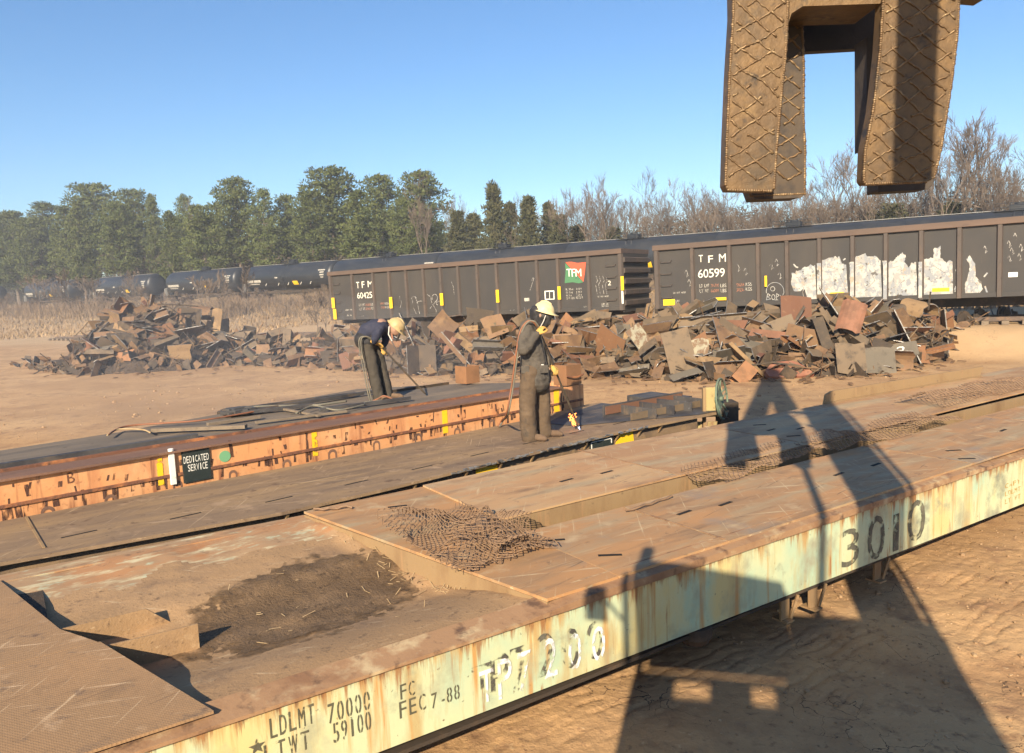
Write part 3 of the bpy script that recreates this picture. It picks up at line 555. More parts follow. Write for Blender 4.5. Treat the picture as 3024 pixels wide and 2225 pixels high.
# expanded-metal mesh pieces lying on the deck
def exmesh(label, W, L, cw, cl, surf, r=.004):
    q = MB(); nu, nv = int(W / cw), int(L / cl); cache = {}
    def P(i, j):
        if (i, j) not in cache: cache[(i, j)] = Vector(surf(i / (2 * nu), j / (2 * nv)))
        return cache[(i, j)]
    for i in range(2 * nu):
        for j in range(2 * nv):
            if (i + j) % 2: continue
            for di, dj in ((1, 1), (1, -1)):
                a, b = (i, j), (i + di, j + dj)
                if 0 <= b[1] <= 2 * nv and rnd() > .03: q.tube([P(*a), P(*b)], r, 4, caps=False)
    o = q.build('expanded_metal_mesh', m_mesh, None, fix=False); o.location = ra.location; o.rotation_euler = ra.rotation_euler
    return tag(o, label, 'metal mesh', 'expanded metal mesh on the near flatcar')
def s1(s, t):                                               # crumpled heap by the slot
    u = .06 + .85 * s + .08 * noise.noise(Vector((s * 3, t * 3, 5))); v = .72 + 1.42 * t + .12 * noise.noise(Vector((s * 2.5, t * 2.5, 1)))
    h = .05 + .13 * noise.noise(Vector((s * 3.5, t * 4.5, 8))) + .05 * math.sin(t * 9) * math.sin(s * 6) + .03 * noise.noise(Vector((s * 11, t * 11, 3)))
    return (u + .05 * t, v, ZD + .008 + max(0, h) * (1 if .02 < s < .98 else .6))
exmesh('crumpled rusty expanded-metal mesh heaped at the end of the deck slot', .95, 1.7, .045, .085, s1)
def s1b(s, t):
    u = .42 + .5 * s + .1 * t; v = .74 + .62 * t; h = .06 + .09 * math.sin(t * 5 + s * 4) + .06 * noise.noise(Vector((s * 4, t * 4, 18)))
    return (u + .08 * noise.noise(Vector((s * 3, t * 3, 15))), v + .06 * math.sin(h * 20), ZD + .01 + max(0, h))
exmesh('folded rusty mesh flap on the front of the crumpled mesh heap', .6, 1.0, .04, .07, s1b)
def s2(s, t):
    u = 3.2 + 1.9 * s + .12 * noise.noise(Vector((s * 3, t, 2))); k = 1.1 + .62 * t + .22 * s
    z = ZD + .03 + .06 * noise.noise(Vector((s * 5, t * 3, 4))) - .05 * math.sin(PI * t); return (u, k, max(z, ZD - .1) + .02)
exmesh('rusty expanded-metal sheet draped over the slot left of the grapple shadow', 1.9, .75, .06, .075, s2, .004)
def s3(s, t):
    u = 5.0 + 2.9 * s; k = 1.12 + .6 * t + .1 * s; z = ZD + .05 + .09 * noise.noise(Vector((s * 7, t * 3, 14))) + .05 * math.sin(s * 11); return (u, k, max(z, ZD + .01))
exmesh('long wrinkled mesh strip lying along the slot in the grapple shadow', 2.9, .6, .07, .075, s3, .004)
def s4(s, t):
    u = 8.4 + 3.2 * s; k = 1.75 + .75 * t; z = ZD + .05 + .12 * max(0, noise.noise(Vector((s * 4, t * 3, 24)))) + .07 * math.sin(t * PI); return (u, k, z)
exmesh('buckled mesh sheet at the right edge beyond the slot', 3.2, .9, .09, .09, s4, .005)
for nm, lb, a, b in (('scrap_strip', 'thin rusty strip of torn metal lying on the rim behind the trough', (-.15, 2.9), (.15, 2.75)),
                     ('scrap_strip', 'curled rusty strip lying along the slot edge right of the crumpled mesh', (1.9, 1.05), (2.5, 1.1))):
    q = MB(); pts = [(a[0] + (b[0] - a[0]) * k / 8, a[1] + (b[1] - a[1]) * k / 8 + ru(-.02, .02), ZD + .012 + ru(0, .02)) for k in range(9)]
    q.tube(pts, .012, 5); o = q.build(nm, m_mesh); o.location = ra.location; o.rotation_euler = ra.rotation_euler; tag(o, lb, 'metal strip', 'strips of torn metal')

# ------------------------------------------------------------------ middle flatcar
B = Fr((-1.36, 7.57), (6.8, 5.3))
rb = B.root('flatcar', 'middle brown flatcar on which the standing torch cutter works', 'flatcar', 'cut-down flatcars in the yard')
fe = [(-5.5, .35), (-3.2, .25), (-1.05, -.04), (0, 0), (1.78, .15), (3.83, .30), (5.42, .25)]
plate(B, fe + [(6.3, .22), (6.35, .75), (5.5, 1.35), (5.35, 2.3), (5.15, 2.35), (3.54, 1.98), (.94, 1.78), (-1.3, 1.68), (-3.1, 1.62), (-5.5, 1.6)], .915, .03, 'deck_plate', m_deckB, rb)
q = MB()
for i in range(len(fe) - 1):
    q.prism([(fe[i][0], fe[i][1] + .09, .885), (fe[i + 1][0], fe[i + 1][1] + .09, .885), (fe[i + 1][0], fe[i + 1][1] + .09, .35), (fe[i][0], fe[i][1] + .09, .35)], (0, .04, 0))
q.build('side_sill', m_bside, rb)
def fv(u):
    for i in range(len(fe) - 1):
        if fe[i][0] <= u <= fe[i + 1][0]:
            t = (u - fe[i][0]) / (fe[i + 1][0] - fe[i][0]); return fe[i][1] + t * (fe[i + 1][1] - fe[i][1])
    return .25
for px in (640, 742, 838, 935, 1017, 1095, 1240, 1334, 1400, 1462):
    p = B.at(px, 1640 * 0 + 1245 - (px) * .2, .91); u = p.x
    u = -1 + (px - 640) * .0072 if px < 940 else 1.1 + (px - 935) * .0066
    v = fv(u); q = MB(); q.prism([(u, v + .01, .884), (u, v + .088, .884), (u, v + .088, .76)], (.025, 0, 0)); q.build('gusset', m_face, rb)
q = MB()                                                     # burnt strip along the torch-cut edge
for i in range(80):
    u = .9 + 3.4 * i / 80; v = fv(u) - .012; q.obox((u + .02, v + ru(0, .03), .902 + ru(-.006, .012)), (.03, 0, ru(-.004, .004)), (0, ru(.006, .02), 0), (0, 0, ru(.004, .010)))
q.build('slag_edge', m_edge, rb)
for px0, px1, py in ((1032, 1095, 1036), (1348, 1390, 973)):
    u0_, u1_ = B.on(px0, py, fv(1.2) + .08).x, B.on(px1, py, fv(1.2) + .08).x; vv = fv((u0_ + u1_) / 2) + .08; a = B.on(px0, py, vv); b = B.on(px1, py - 14, vv); q = MB()
    q.prism([(a.x, fv(a.x) + .08, .70), (b.x, fv(b.x) + .08, .70), (b.x - .02, fv(b.x) + .08, .868), (a.x + .08, fv(a.x) + .08, .868)], (0, .006, 0)); q.build('reflector', m_yel, rb)
a = B.on(1285, 990, .4); b = B.on(1335, 978, .4); q = MB(); y = min(fv(a.x), fv(b.x)) + .07; q.box(a.x, b.x, y, y + .012, .70, .868); q.build('stencil_panel', m_panel, rb)
q = MB()
for x0, x1, z0, z1 in ((a.x + .02, a.x + .035, .74, .85), (a.x + .02, b.x - .02, .838, .85), (b.x - .035, b.x - .02, .78, .85)): q.box(x0, x1, y - .004, y - .001, z0, z1)
q.build('stencil_lines', m_white, rb)
# cut-open end with cross ribs
q = MB(); q.prism([(3.6, 1.05, .922), (5.4, .3, .922), (6.2, .3, .922), (6.3, .75, .922), (5.4, 1.4, .922), (5.3, 2.2, .922), (4.2, 1.9, .922), (3.5, 1.5, .922)], (0, 0, .004)); q.build('burnt_deck', m_burn, rb)
for u in (4.75, 5.15, 5.55, 5.95): 
    q = MB(); q.box(u, u + .02, .55, 1.25, .926, 1.06); q.build('cross_rib', m_burn, rb)
q = MB(); q.box(4.4, 6.2, 1.25, 1.28, .926, 1.09); q.build('cut_web', m_burn, rb)
q = MB(); q.box(4.4, 6.2, .7, .715, .93, 1.03); q.build('cut_web', SCR[1], rb)
q = MB(); q.box(4.43, 6.17, 1.235, 1.25, .95, 1.07); q.build('rust_panel', SCR[5], rb)
q = MB(); q.box(5.9, 6.5, 1.3, 2.2, .62, .98); q.build('cut_web', m_burn, rb)
q = MB(); q.box(-5.5, 6.0, .8, 1.4, .3, .86); q.build('center_sill', m_under, rb)
q = MB(); q.box(-2.9, -2.88, .4, 1.6, .9165, .925); q.build('weld_seam', m_face, rb)
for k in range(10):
    u = -2.6 + k * .85; q = MB(); q.obox((u, fv(u) + .45, .9165), (.14, .01, 0), (0, .012, 0), (0, 0, .001)); q.build('stake_slot', m_blk, rb)  # flat black plate paints the shaded inside of each slot

# brake wheel stand at the end of the middle car
SB = Zp(1573, 905, .91); rw = empty('brake_wheel_stand', SB, 'green spoked hand brake wheel on an ochre plate stand at the flatcar end', 'brake wheel', rz=0)
px = SB.y / FPX * SC                                          # metres per measuring unit here
q = MB(); q.box(-.16, .10, .10, .125, -.08, .37); q.build('stand_plate', m_olive, rw, bevel=.006)
q = MB(); q.box(-.20, -.155, .05, .13, -.35, .37); q.build('post', m_face, rw, bevel=.004)
q = MB(); ax = Vector((.86, -.50, .10)).normalized(); cw = Vector((.06, -.02, .21))
q.ring(cw, ax, .30, .016, 40, 7); q.build('wheel_rim', m_bw, rw, smooth=True)
q = MB(); e1 = ax.cross(Vector((0, 0, 1))).normalized(); e2 = e1.cross(ax)
pts = []
for k in range(24):
    t = 2 * PI * k / 24; pts.append(cw - ax * .035 + (e1 * math.cos(t) + e2 * math.sin(t)) * .165)
q.prism(pts, ax * .012); q.tube([cw - ax * .1, cw + ax * .02], .035, 10); q.build('hub_disc', m_bw, rw)
for k in range(5):
    t = 2 * PI * (k + .25) / 5; d = e1 * math.cos(t) + e2 * math.sin(t); q = MB()
    for s in (-.035, .035):
        sd = ax.cross(d) * s; q.tube([cw - ax * .03 + d * .12 + sd * 1.5, cw - ax * .01 + d * .22 + sd, cw + d * .298 + sd * 1.4], .012, 6)
    q.build('spoke', m_bw, rw, smooth=True)
q = MB(); q.ring(cw + Vector((.05, -.02, -.36)), (0.2, -1, 0), .075, .014, 20, 6); q.tube([cw + Vector((.05, 0, -.28)), cw + Vector((.0, .06, -.1))], .02, 8); q.build('chain_shackle', m_under, rw, smooth=True)
q = MB(); q.box(.10, .36, .14, .5, -.34, .12); q.build('gear_box', m_under, rw, bevel=.01)
for k, xx in enumerate((-.08, -.3, -.52)):
    q = MB(); q.obox((xx, .05 + .02 * k, -.24), (.07, 0, 0), (0, .01, 0), (.02, 0, .1)); q.build('bracket', m_olive, rw)

# ------------------------------------------------------------------ orange flatcar
CF = Fr((-4.43 * 1.63 / 1.99, 10.09 * 1.63 / 1.99), (5.87, 5.27)); ZC = 1.27
rc = CF.root('flatcar', 'far orange-sided flatcar with a dusty grey deck and rust-holed side', 'flatcar', 'cut-down flatcars in the yard')
UE = 6.42
q = MB(); q.prism([(-5, 0, .45), (UE, 0, .45), (UE, 0, ZC - .02), (-5, 0, ZC - .02)], (0, .03, 0)); q.build('side_sill', m_orange, rc)
q = MB(); q.box(-5, UE, -.018, 0, .985, 1.02); q.build('rub_rail', m_orust, rc, bevel=.004)
q = MB(); q.prism([(-5, -.05, ZC - .02), (5.9, -.05, ZC - .02), (5.9, .36, ZC - .02), (-5, .30, ZC - .02)], (0, 0, .022)); q.build('top_flange', m_flange, rc, bevel=.006)
plate(CF, [(-5, .40), (6.0, .46), (6.3, .75), (5.3, 1.95), (3.95, 2.95), (1.3, 2.3), (-.12, 1.95), (-1.4, 1.85), (-5, 1.8)], ZC - .02, .03, 'deck_plate', m_deckC, rc)
q = MB(); q.box(-5, 5.8, .345, .38, ZC - .03, ZC + .03); q.build('deck_rail', m_orust, rc)
q = MB(); q.box(-4.6, .4, .62, .70, ZC - .02, ZC + .035); q.build('deck_rail', m_burn, rc)
q = MB(); q.box(-5, UE, .03, 1.8, .42, .9); q.build('underframe', m_under, rc)
q = MB(); q.prism([(UE, 0, .45), (UE, .9, .45), (UE, .9, ZC - .02), (UE, 0, ZC - .02)], (.03, 0, 0)); q.build('end_sill', m_orange, rc)
q = MB()
for k in range(17):                                           # arched stake pockets rusted through
    u = -4.6 + k * .645 + ru(-.05, .05); ww, h = ru(.05, .066), ru(.13, .17); z0 = .80 + ru(-.01, .01)
    o_ = [(u + ww * math.cos(PI * i / 10), -.003, z0 + h - ww + ww * math.sin(PI * i / 10)) for i in range(11)]; i_ = [(u + ww * .6 * math.cos(PI * i / 10), -.003, z0 + h - ww - .01 + ww * .6 * math.sin(PI * i / 10)) for i in range(11)]
    o_ = [(u + ww, -.003, z0)] + o_ + [(u - ww, -.003, z0 + .02)]; i_ = [(u + ww * .6, -.003, z0 + .03)] + i_ + [(u - ww * .6, -.003, z0)]
    q.add(o_ + i_, [(i, i + 1, 14 - 1 + i + 1, 13 + i) for i in range(12)])
q.build('stake_pockets', m_flange, rc, fix=False)
q = MB()
for k in range(70):
    u = ru(-2, 6.2); z = ru(.99, 1.22); L = ru(.02, .10) * (1 + 1.5 * rnd() ** 4); q.obox((u, -.0015, z), (ru(.006, .02), 0, 0), (0, .001, 0), (ru(-.01, .01), 0, L / 2))
for k in range(80):
    u = ru(-2, 6.2); L = ru(.03, .16); q.obox((u, -.0015, .985 - L / 2), (ru(.01, .03), 0, 0), (0, .001, 0), (ru(-.006, .006), 0, L / 2))
worn(bpy.data.materials['rust_flange'].copy(), 9, 0, 1); ms = M('rust_stain', (.10, .05, .035), [], .85); worn(ms, 22, .40, .60, (1, 1, .22)); q.build('rust_stains', ms, rc)['kind'] = 'stuff'
def cp(px, py): p = CF.on(px, py, -.004); return p.x, p.z
for x, y0, y1, w in ((350, 1064, 1005, 9), (688, 1000, 948, 8), (973, 950, 900, 8), (1217, 903, 856, 8)):
    u, z0 = cp(x + 4, y0); z1 = cp(x, y1)[1]; wd = abs(cp(x + w, y0)[0] - cp(x - w, y0)[0]) / 2; q = MB(); q.box(u - wd / 1.4, u + wd / 1.4, -.006, -.003, z0, z1)
    mm = m_yel
    if x < 700: mm = bpy.data.materials.get('yellow_worn') or worn(M('yellow_worn', (.80, .50, .02), [], .5), 14, .42, .5)
    q.build('reflector', mm, rc)
u, z0 = cp(380, 1062); q = MB(); q.box(u - .03, u + .03, -.035, -.004, z0, ZC + .0); q.tube([(u, -.02, ZC), (u, -.02, ZC + .03)], .03, 8); q.build('marker_post', m_white, rc, bevel=.004)
a = cp(403, 1062); b = cp(463, 1048); q = MB(); q.box(a[0], b[0], -.0195, -.0035, a[1] + .01, ZC - .03); q.build('stencil_panel', m_panel, rc)
q = MB(); wtx = b[0] - a[0]
text(q, 'DEDICATED', a[0] + .01, b[0] - .01, ZC - .16, ZC - .085, -.0225, 0, .2); text(q, 'SERVICE', a[0] + .05, b[0] - .03, ZC - .255, ZC - .18, -.0225, 0, .2); q.build('lettering', m_white, rc, fix=False)
u, z = cp(493, 1001); q = MB(); q.prism([(u + .065 * math.cos(k * PI / 10), -.006, z + .065 * math.sin(k * PI / 10)) for k in range(20)], (0, .003, 0)); q.build('green_dot', m_green, rc)
q = MB(); a = cp(146, 1048); text(q, 'B', a[0], a[0] + .07, a[1] - .06, a[1] + .05, -.004, 0, .1); q.build('lettering', worn(M('brown_stencil', (.14, .06, .035), [], .8), 14, .38, .48), rc, fix=False)
for (u0, u1, v0, v1, h, mt) in ((5.28, 5.58, 1.62, 1.92, .30, SCR[3]), (6.02, 6.38, -.03, .26, .33, SCR[3])):
    q = MB(); q.box(u0, u1, v0, v0 + .03, ZC, ZC + h); q.box(u0, u0 + .03, v0 + .03, v1, ZC, ZC + h); q.box(u1 - .03, u1, v0 + .03, v1, ZC, ZC + h); q.build('post_stub', mt, rc, bevel=.006)
q = MB(); u = 6.2; q.tube([(6.0 + .4 * k / 8, -.06 - .02 * math.sin(PI * k / 8), ZC + .16 - .03 * math.sin(PI * k / 8)) for k in range(9)], .012, 6); q.build('cable', m_orust, rc)
q = MB(); q.tube([(UE + .03, .1, 1.1), (UE + .09, .1, 1.1)], .04, 10); q.build('pin', m_face, rc)
q = MB(); q.box(4.0, 5.2, 2.0, 2.03, ZC - .02, ZC + .02); q.build('deck_rail', m_under, rc)

# loose things on the orange car's deck
def on_c(q, name, mat, label, cat, group=None):
    o = q.build(name, mat, None, bevel=.003); o.location = rc.location; o.rotation_euler = rc.rotation_euler; return tag(o, label, cat, group)
def cd(px, py): p = CF.at(px, py, ZC); return Vector((p.x, p.y, ZC + .005))
for i, (a, b, w, h, lb) in enumerate((((335, 948), (540, 940), .10, .045, 'longest weathered plank on the orange flatcar deck, by the hose coil'), ((455, 935), (570, 918), .07, .04, 'short plank just right of the long plank on the orange flatcar'),
                                      ((560, 930), (760, 905), .06, .03, 'thin timber lath lying near the front of the orange flatcar deck'), ((620, 900), (700, 915), .05, .03, 'crossways lath near the bent torch cutter'))):
    q = MB(); A_, B_ = cd(*a), cd(*b); q.beam(A_ + Vector((0, 0, h / 2)), B_ + Vector((0, 0, h / 2)), w, h); on_c(q, 'timber_plank', m_wood, lb, 'plank', 'planks on the orange flatcar')
for i, (a, b, lb) in enumerate((((485, 908), (780, 868), 'long dark steel bar along the rear of the orange flatcar deck'), ((500, 915), (840, 860), 'dark bar in front of the rear-most bar on the grey deck'), ((520, 912), (690, 893), 'shorter dark bar beside the hose pile'), ((700, 905), (900, 878), 'dark bar running toward the bent cutter'))):
    q = MB(); A_, B_ = cd(*a), cd(*b); q.beam(A_ + Vector((0, 0, .03)), B_ + Vector((0, 0, .03)), .05, .05); on_c(q, 'steel_bar', m_burn, lb, 'steel bar', 'bars on the orange flatcar')
q = MB(); A_ = cd(500, 912)
for k in range(6): q.obox(A_ + Vector((ru(-.1, .25), ru(-.1, .1), .05)), (ru(.08, .2), ru(-.05, .05), 0), (ru(-.03, .03), ru(.03, .08), 0), (0, 0, ru(.02, .05)))
on_c(q, 'steel_block', m_burn, 'low stack of dark steel offcuts at the head of the hose pile', 'steel offcuts')
def hose(fr, pts, r, mat, label, group=None, loose=.02):
    q = MB(); P = [Vector(p) for p in pts]; out = []
    for i in range(len(P) - 1):
        p0, p1, p2, p3 = P[max(i - 1, 0)], P[i], P[i + 1], P[min(i + 2, len(P) - 1)]
        for k in range(8):
            t = k / 8; out.append(.5 * ((2 * p1) + (-p0 + p2) * t + (2 * p0 - 5 * p1 + 4 * p2 - p3) * t * t + (-p0 + 3 * p1 - 3 * p2 + p3) * t ** 3))
    out.append(P[-1]); q.tube(out, r, 7); o = q.build('hose', mat, None, smooth=True)
    if fr: o.location = fr.location; o.rotation_euler = fr.rotation_euler
    return tag(o, label, 'hose', group)
up = Vector((0, 0, .03))
hose(rc, [cd(238, 960) + up, cd(262, 945) + up, cd(300, 938) + up, cd(360, 934) + up, cd(440, 928) + up, cd(520, 915) + up, cd(600, 900) + up], .012, m_hose, 'long reddish hose snaking over the orange flatcar deck', 'gas hoses')
hose(rc, [cd(236, 961) + up, cd(258, 948) + up, cd(310, 948) + up, cd(330, 955) + up], .011, m_straw, 'pale hose loop at the left end of the reddish hose', 'gas hoses')
hose(rc, [cd(510, 905) + up, cd(560, 902) + up * 2, cd(640, 895) + up, cd(700, 893) + up, cd(760, 885) + up], .016, m_hoseg, 'grey hose lying beside the dark bars', 'gas hoses')
hose(rc, [cd(650, 912) + up, cd(690, 900) + up * 2, cd(740, 905) + up, cd(800, 893) + up], .014, m_hoseg, 'grey hose curving on the deck behind the bent cutter', 'gas hoses')

# ------------------------------------------------------------------ black gondolas
GRADE = (GR.z - GL.z) / GLEN
GH, GW = 2.68, 3.0
def gframe(px, off=0):
    f0 = Fr((GL.x, GL.y), (gdir.x, gdir.y), GL.z, GRADE); u = f0.on(px, 650).x + off
    o = f0.world(u, 0, 0); return Fr((o.x, o.y), (gdir.x, gdir.y), o.z, GRADE)
def bogie(parent, x, zr, w=2.2):
    q = MB(); q.box(x - 1.1, x + 1.1, .42, .54, zr + .38, zr + .62); q.box(x - .35, x + .35, .40, .56, zr + .30, zr + .80)
    q.box(x - 1.1, x + 1.1, w + .32, w + .44, zr + .38, zr + .62); q.box(x - .25, x + .25, .5, w + .3, zr + .5, zr + .85)
    b = q.build('bogie', m_under, parent, bevel=.03)
    for dx in (-.87, .87):
        q = MB()
        for y in (.72, 2.16): q.tube([(x + dx, y - .07, zr + .43), (x + dx, y - .04, zr + .43), (x + dx, y - .04, zr + .43), (x + dx, y + .07, zr + .43)], [.46, .46, .43, .43], 24)
        q.tube([(x + dx, .7, zr + .43), (x + dx, 2.2, zr + .43)], .08, 8); q.build('wheelset', m_wheel, b)
def gondola(label, px0, px1, ribs):
    f = gframe(px0); r = f.root('gondola_car', label, 'gondola car', 'black gondolas behind the scrap'); L = f.on(px1, 620).x
    RX = [f.on(p, 640).x for p in ribs]
    q = MB(); q.box(0, L, 0, .02, 0, GH - .1); q.build('side_panel', m_gond, r)
    q = MB(); q.box(0, L, GW - .02, GW, 0, GH - .1); q.build('side_panel', m_gond, r)
    q = MB(); q.box(-.01, L + .01, -.13, .10, GH - .22, GH); q.build('top_chord', m_chord, r, bevel=.015)
    q = MB(); q.box(0, L, GW - .1, GW + .13, GH - .2, GH); q.box(-.01, .12, .1, GW - .1, GH - .2, GH); q.box(L - .12, L + .01, .1, GW - .1, GH - .2, GH); q.build('top_chord', m_chord, r)
    q = MB(); q.box(0, L, -.06, 0, 0, .17); q.build('side_sill', m_gond, r, bevel=.01)
    q = MB(); q.box(.02, L - .02, .02, GW - .02, .05, .2); q.box(0, .04, .02, GW - .02, .2, GH - .2); q.build('floor', m_under, r)
    q = MB(); q.box(L - .05, L, .02, GW - .02, -.1, GH - .2); q.build('end_wall', m_gond, r)
    for k in range(5):
        z = .18 + k * .47; q = MB(); q.prism([(L, .02, z), (L, .02, z + .26), (L + .11, .02, z + .22), (L + .11, .02, z + .04)], (0, GW - .04, 0)); q.build('end_rib', m_rib, r)
    for i, x in enumerate(RX):
        ww = .10 if 0 < i < len(RX) - 1 else .13
        q = MB(); q.prism([(x - ww, 0, 0), (x + ww, 0, 0), (x + ww * .6, -.105, 0), (x - ww * .6, -.105, 0)], (0, 0, GH - .225)); q.build('side_rib', m_rib, r)
    for x in (.55, L - .55):
        for k in range(4):
            z = .45 + k * .5; q = MB(); q.tube([(x - .24, 0, z + .06), (x - .24, -.07, z + .06), (x - .22, -.08, z), (x + .22, -.08, z), (x + .24, -.07, z + .06), (x + .24, 0, z + .06)], .014, 6); q.build('grab_iron', m_rib, r)
    for x in (2.6, L - 2.6): bogie(r, x, -1.0)
    q = MB(); q.box(-.55, L + .55, GW / 2 - .15, GW / 2 + .15, -.25, .02); q.build('coupler_sill', m_under, r)
    q = MB(); q.box(4.2, 4.9, .05, .5, -.35, 0); q.box(L / 2 - .5, L / 2 + .5, .3, 1.0, -.45, 0); q.build('brake_gear', m_under, r)
    q = MB(); q.box(3.5, L - 3.5, GW / 2 - .35, GW / 2 + .35, -.35, .04); q.build('center_sill', m_under, r)
    return f, r, L, RX
def gp(f, px, py, v=-.004): p = f.on(px, py, v); return p.x, p.z
def gtext(f, r, s, x0, x1, y0, y1, mat, gap=.25, v=-.004):
    a = gp(f, x0, y0); b = gp(f, x1, y0); c = gp(f, x0, y1); q = MB(); text(q, s, a[0], b[0], a[1], c[1], v, 0, gap); return q.build('lettering', mat, r, fix=False)
def gbox(f, r, name, mat, x0, x1, y0, y1, v=-.008, t=.006):
    a = gp(f, x0, y0, v); b = gp(f, x1, y1, v); q = MB(); q.box(a[0], b[0], v, v + t, min(a[1], b[1]), max(a[1], b[1])); return q.build(name, mat, r)
def cr3(x, y): return (960 + x / 3.742) / SC, (720 + y / 3.742) / SC
def cr4(x, y): return (1500 + x / 2.806) / SC, (680 + y / 2.806) / SC
def cr5(x, y): return (1800 + x / 1.834) / SC, (600 + y / 1.834) / SC
D_, rD, LD, RXD = gondola('black gondola on the left, lettered 60425, with a red and green flag emblem', 725, 1367,
    [cr3(x, 0)[0] for x in (75, 318, 548, 727, 912, 1105, 1295, 1490, 1700, 1915, 2140)] + [cr4(x, 0)[0] for x in (255, 428, 680, 945)])
E_, rE, LE, RXE = gondola('black gondola on the right, lettered 60599, with white graffiti', 1436, 2600,
    [cr5(x, 0)[0] for x in (262, 455, 655, 810, 965, 1140, 1318, 1497, 1688, 1893, 2110, 2330, 2560, 2800, 3050)])
def lets(f, r, items, cr):
    for s, x0, x1, y0, y1, m, g in items:
        a = cr(x0, y0); b = cr(x1, y1); gtext(f, r, s, a[0], b[0], a[1], b[1] + (b[0] - a[0]) * .0, m, g)
lets(D_, rD, [('T', 352, 385, 495, 425, m_txt, 0), ('F', 412, 442, 490, 418, m_txt, 0), ('M', 478, 530, 482, 412, m_txt, 0), ('60425', 358, 528, 608, 542, m_txt, .12),
    ('LD LMT', 375, 440, 692, 665, m_txt2, .15), ('14200', 445, 505, 690, 663, m_tred, .15), ('LBS', 508, 552, 686, 659, m_txt2, .15), ('LT WT', 385, 445, 738, 710, m_txt2, .15), ('65900', 450, 508, 735, 708, m_tred, .15), ('LBS', 512, 555, 728, 702, m_txt2, .15),
    ('89810', 615, 660, 676, 652, m_tred, .15), ('KGS', 662, 706, 674, 650, m_txt2, .15), ('29890', 620, 664, 718, 695, m_tred, .15), ('KGS', 666, 710, 716, 692, m_txt2, .15),
    ('KEEP OFF', 226, 302, 742, 728, m_txt2, .1), ('AEI 96', 240, 296, 802, 786, m_txt2, .1), ('FAL 2011', 243, 296, 826, 810, m_txt2, .1), ('LIT', 406, 430, 808, 796, m_txt2, .1), ('NOV', 406, 432, 830, 818, m_txt2, .1)], cr3)
lets(D_, rD, [('IL 52-6', 480, 545, 500, 484, m_txt2, .12), ('16.00 M', 568, 612, 497, 480, m_txt2, .12), ('IW 9-6', 482, 540, 527, 511, m_txt2, .12), ('2.90 M', 568, 614, 524, 506, m_txt2, .12), ('IH 7-4', 484, 530, 552, 536, m_txt2, .12), ('2.20 M', 572, 614, 548, 532, m_txt2, .12), ('CU FT 3242', 486, 555, 574, 558, m_txt2, .1), ('102 CU M', 565, 622, 570, 552, m_txt2, .1),
    ('DO NOT HUMP', 745, 838, 558, 546, m_txt2, .1), ('LUBR OIL', 776, 836, 622, 606, m_txt2, .1), ('BRG NEW', 778, 836, 640, 626, m_txt2, .1), ('LIT', 630, 658, 640, 630, m_txt2, .1), ('NOV', 632, 660, 656, 646, m_txt2, .1), ('2', 832, 858, 458, 420, m_txt, 0)], cr4)
lets(E_, rE, [('T', 1588, 1622, 266, 208, m_txt, 0), ('F', 1666, 1706, 270, 212, m_txt, 0), ('M', 1756, 1812, 264, 198, m_txt, 0), ('60599', 1578, 1804, 398, 328, m_txt, .1),
    ('LD LMT', 1588, 1672, 476, 450, m_txt2, .15), ('201700', 1684, 1752, 472, 448, m_tred, .15), ('LBS', 1762, 1814, 474, 446, m_txt2, .12), ('LT WT', 1590, 1666, 520, 492, m_txt2, .15), ('66300', 1684, 1750, 516, 492, m_tred, .15), ('LBS', 1764, 1814, 516, 488, m_txt2, .12),
    ('99656', 1896, 1962, 468, 442, m_tred, .12), ('KGS', 1972, 2026, 464, 436, m_txt2, .1), ('30256', 1896, 1962, 510, 484, m_tred, .12), ('KGS', 1972, 2026, 504, 476, m_txt2, .1), ('DO NOT HUMP', 1372, 1476, 528, 514, m_txt2, .1), ('LUBR', 1390, 1424, 594, 580, m_txt2, .1), ('FULL', 1390, 1424, 614, 600, m_txt2, .1), ('LIT', 1598, 1628, 602, 588, m_txt2, .1), ('NOV', 1600, 1630, 618, 604, m_txt2, .1)], cr4)
for x0, x1, y0, y1 in ((78, 104, 715, 598), (95, 122, 838, 722), (716, 742, 716, 590), (1276, 1304, 684, 548), (1894, 1922, 652, 510)):
    a, b = cr3(x0, y0), cr3(x1, y1); gbox(D_, rD, 'reflector', m_yel, a[0], b[0], a[1], b[1], -.118)
for x0, x1, y0, y1, m in ((416, 438, 576, 466, m_yel), (940, 962, 500, 382, m_yel), (945, 958, 610, 505, m_white)):
    a, b = cr4(x0, y0), cr4(x1, y1); gbox(D_, rD, 'reflector', m, a[0], b[0], a[1], b[1], -.118)
for x0, x1, y0, y1, v in ((1288, 1384, 626, 572, -.068), (1708, 1810, 584, 556, -.068), (2130, 2150, 470, 378, -.118)):
    a, b = cr4(x0, y0), cr4(x1, y1); gbox(E_, rE, 'reflector', m_yel, a[0], b[0], a[1], b[1], v)
for x0, x1, y0, y1 in ((1195, 1272, 506, 482), (1748, 1842, 482, 458)):
    a, b = cr5(x0, y0), cr5(x1, y1); gbox(E_, rE, 'reflector', m_yel, a[0], b[0], a[1], b[1], -.068 if x0 < 1100 else -.02)
a, b = cr4(308, 578), cr4(386, 500); gbox(D_, rD, 'notice_panel', m_white, a[0], b[0], a[1], b[1], -.006, .002)
for k in range(2):
    a, b = cr4(316 + k * 34, 570), cr4(344 + k * 34, 510); gbox(D_, rD, 'notice_window', m_gond, a[0], b[0], a[1], b[1], -.009, .002)
a, b = cr4(138, 590), cr4(178, 562); gbox(D_, rD, 'small_placard', m_txt2, a[0], b[0], a[1], b[1], -.006, .002)
a, b = cr5(2162, 402), cr5(2214, 374); gbox(E_, rE, 'small_placard', m_white, a[0], b[0], a[1], b[1], -.006, .002)
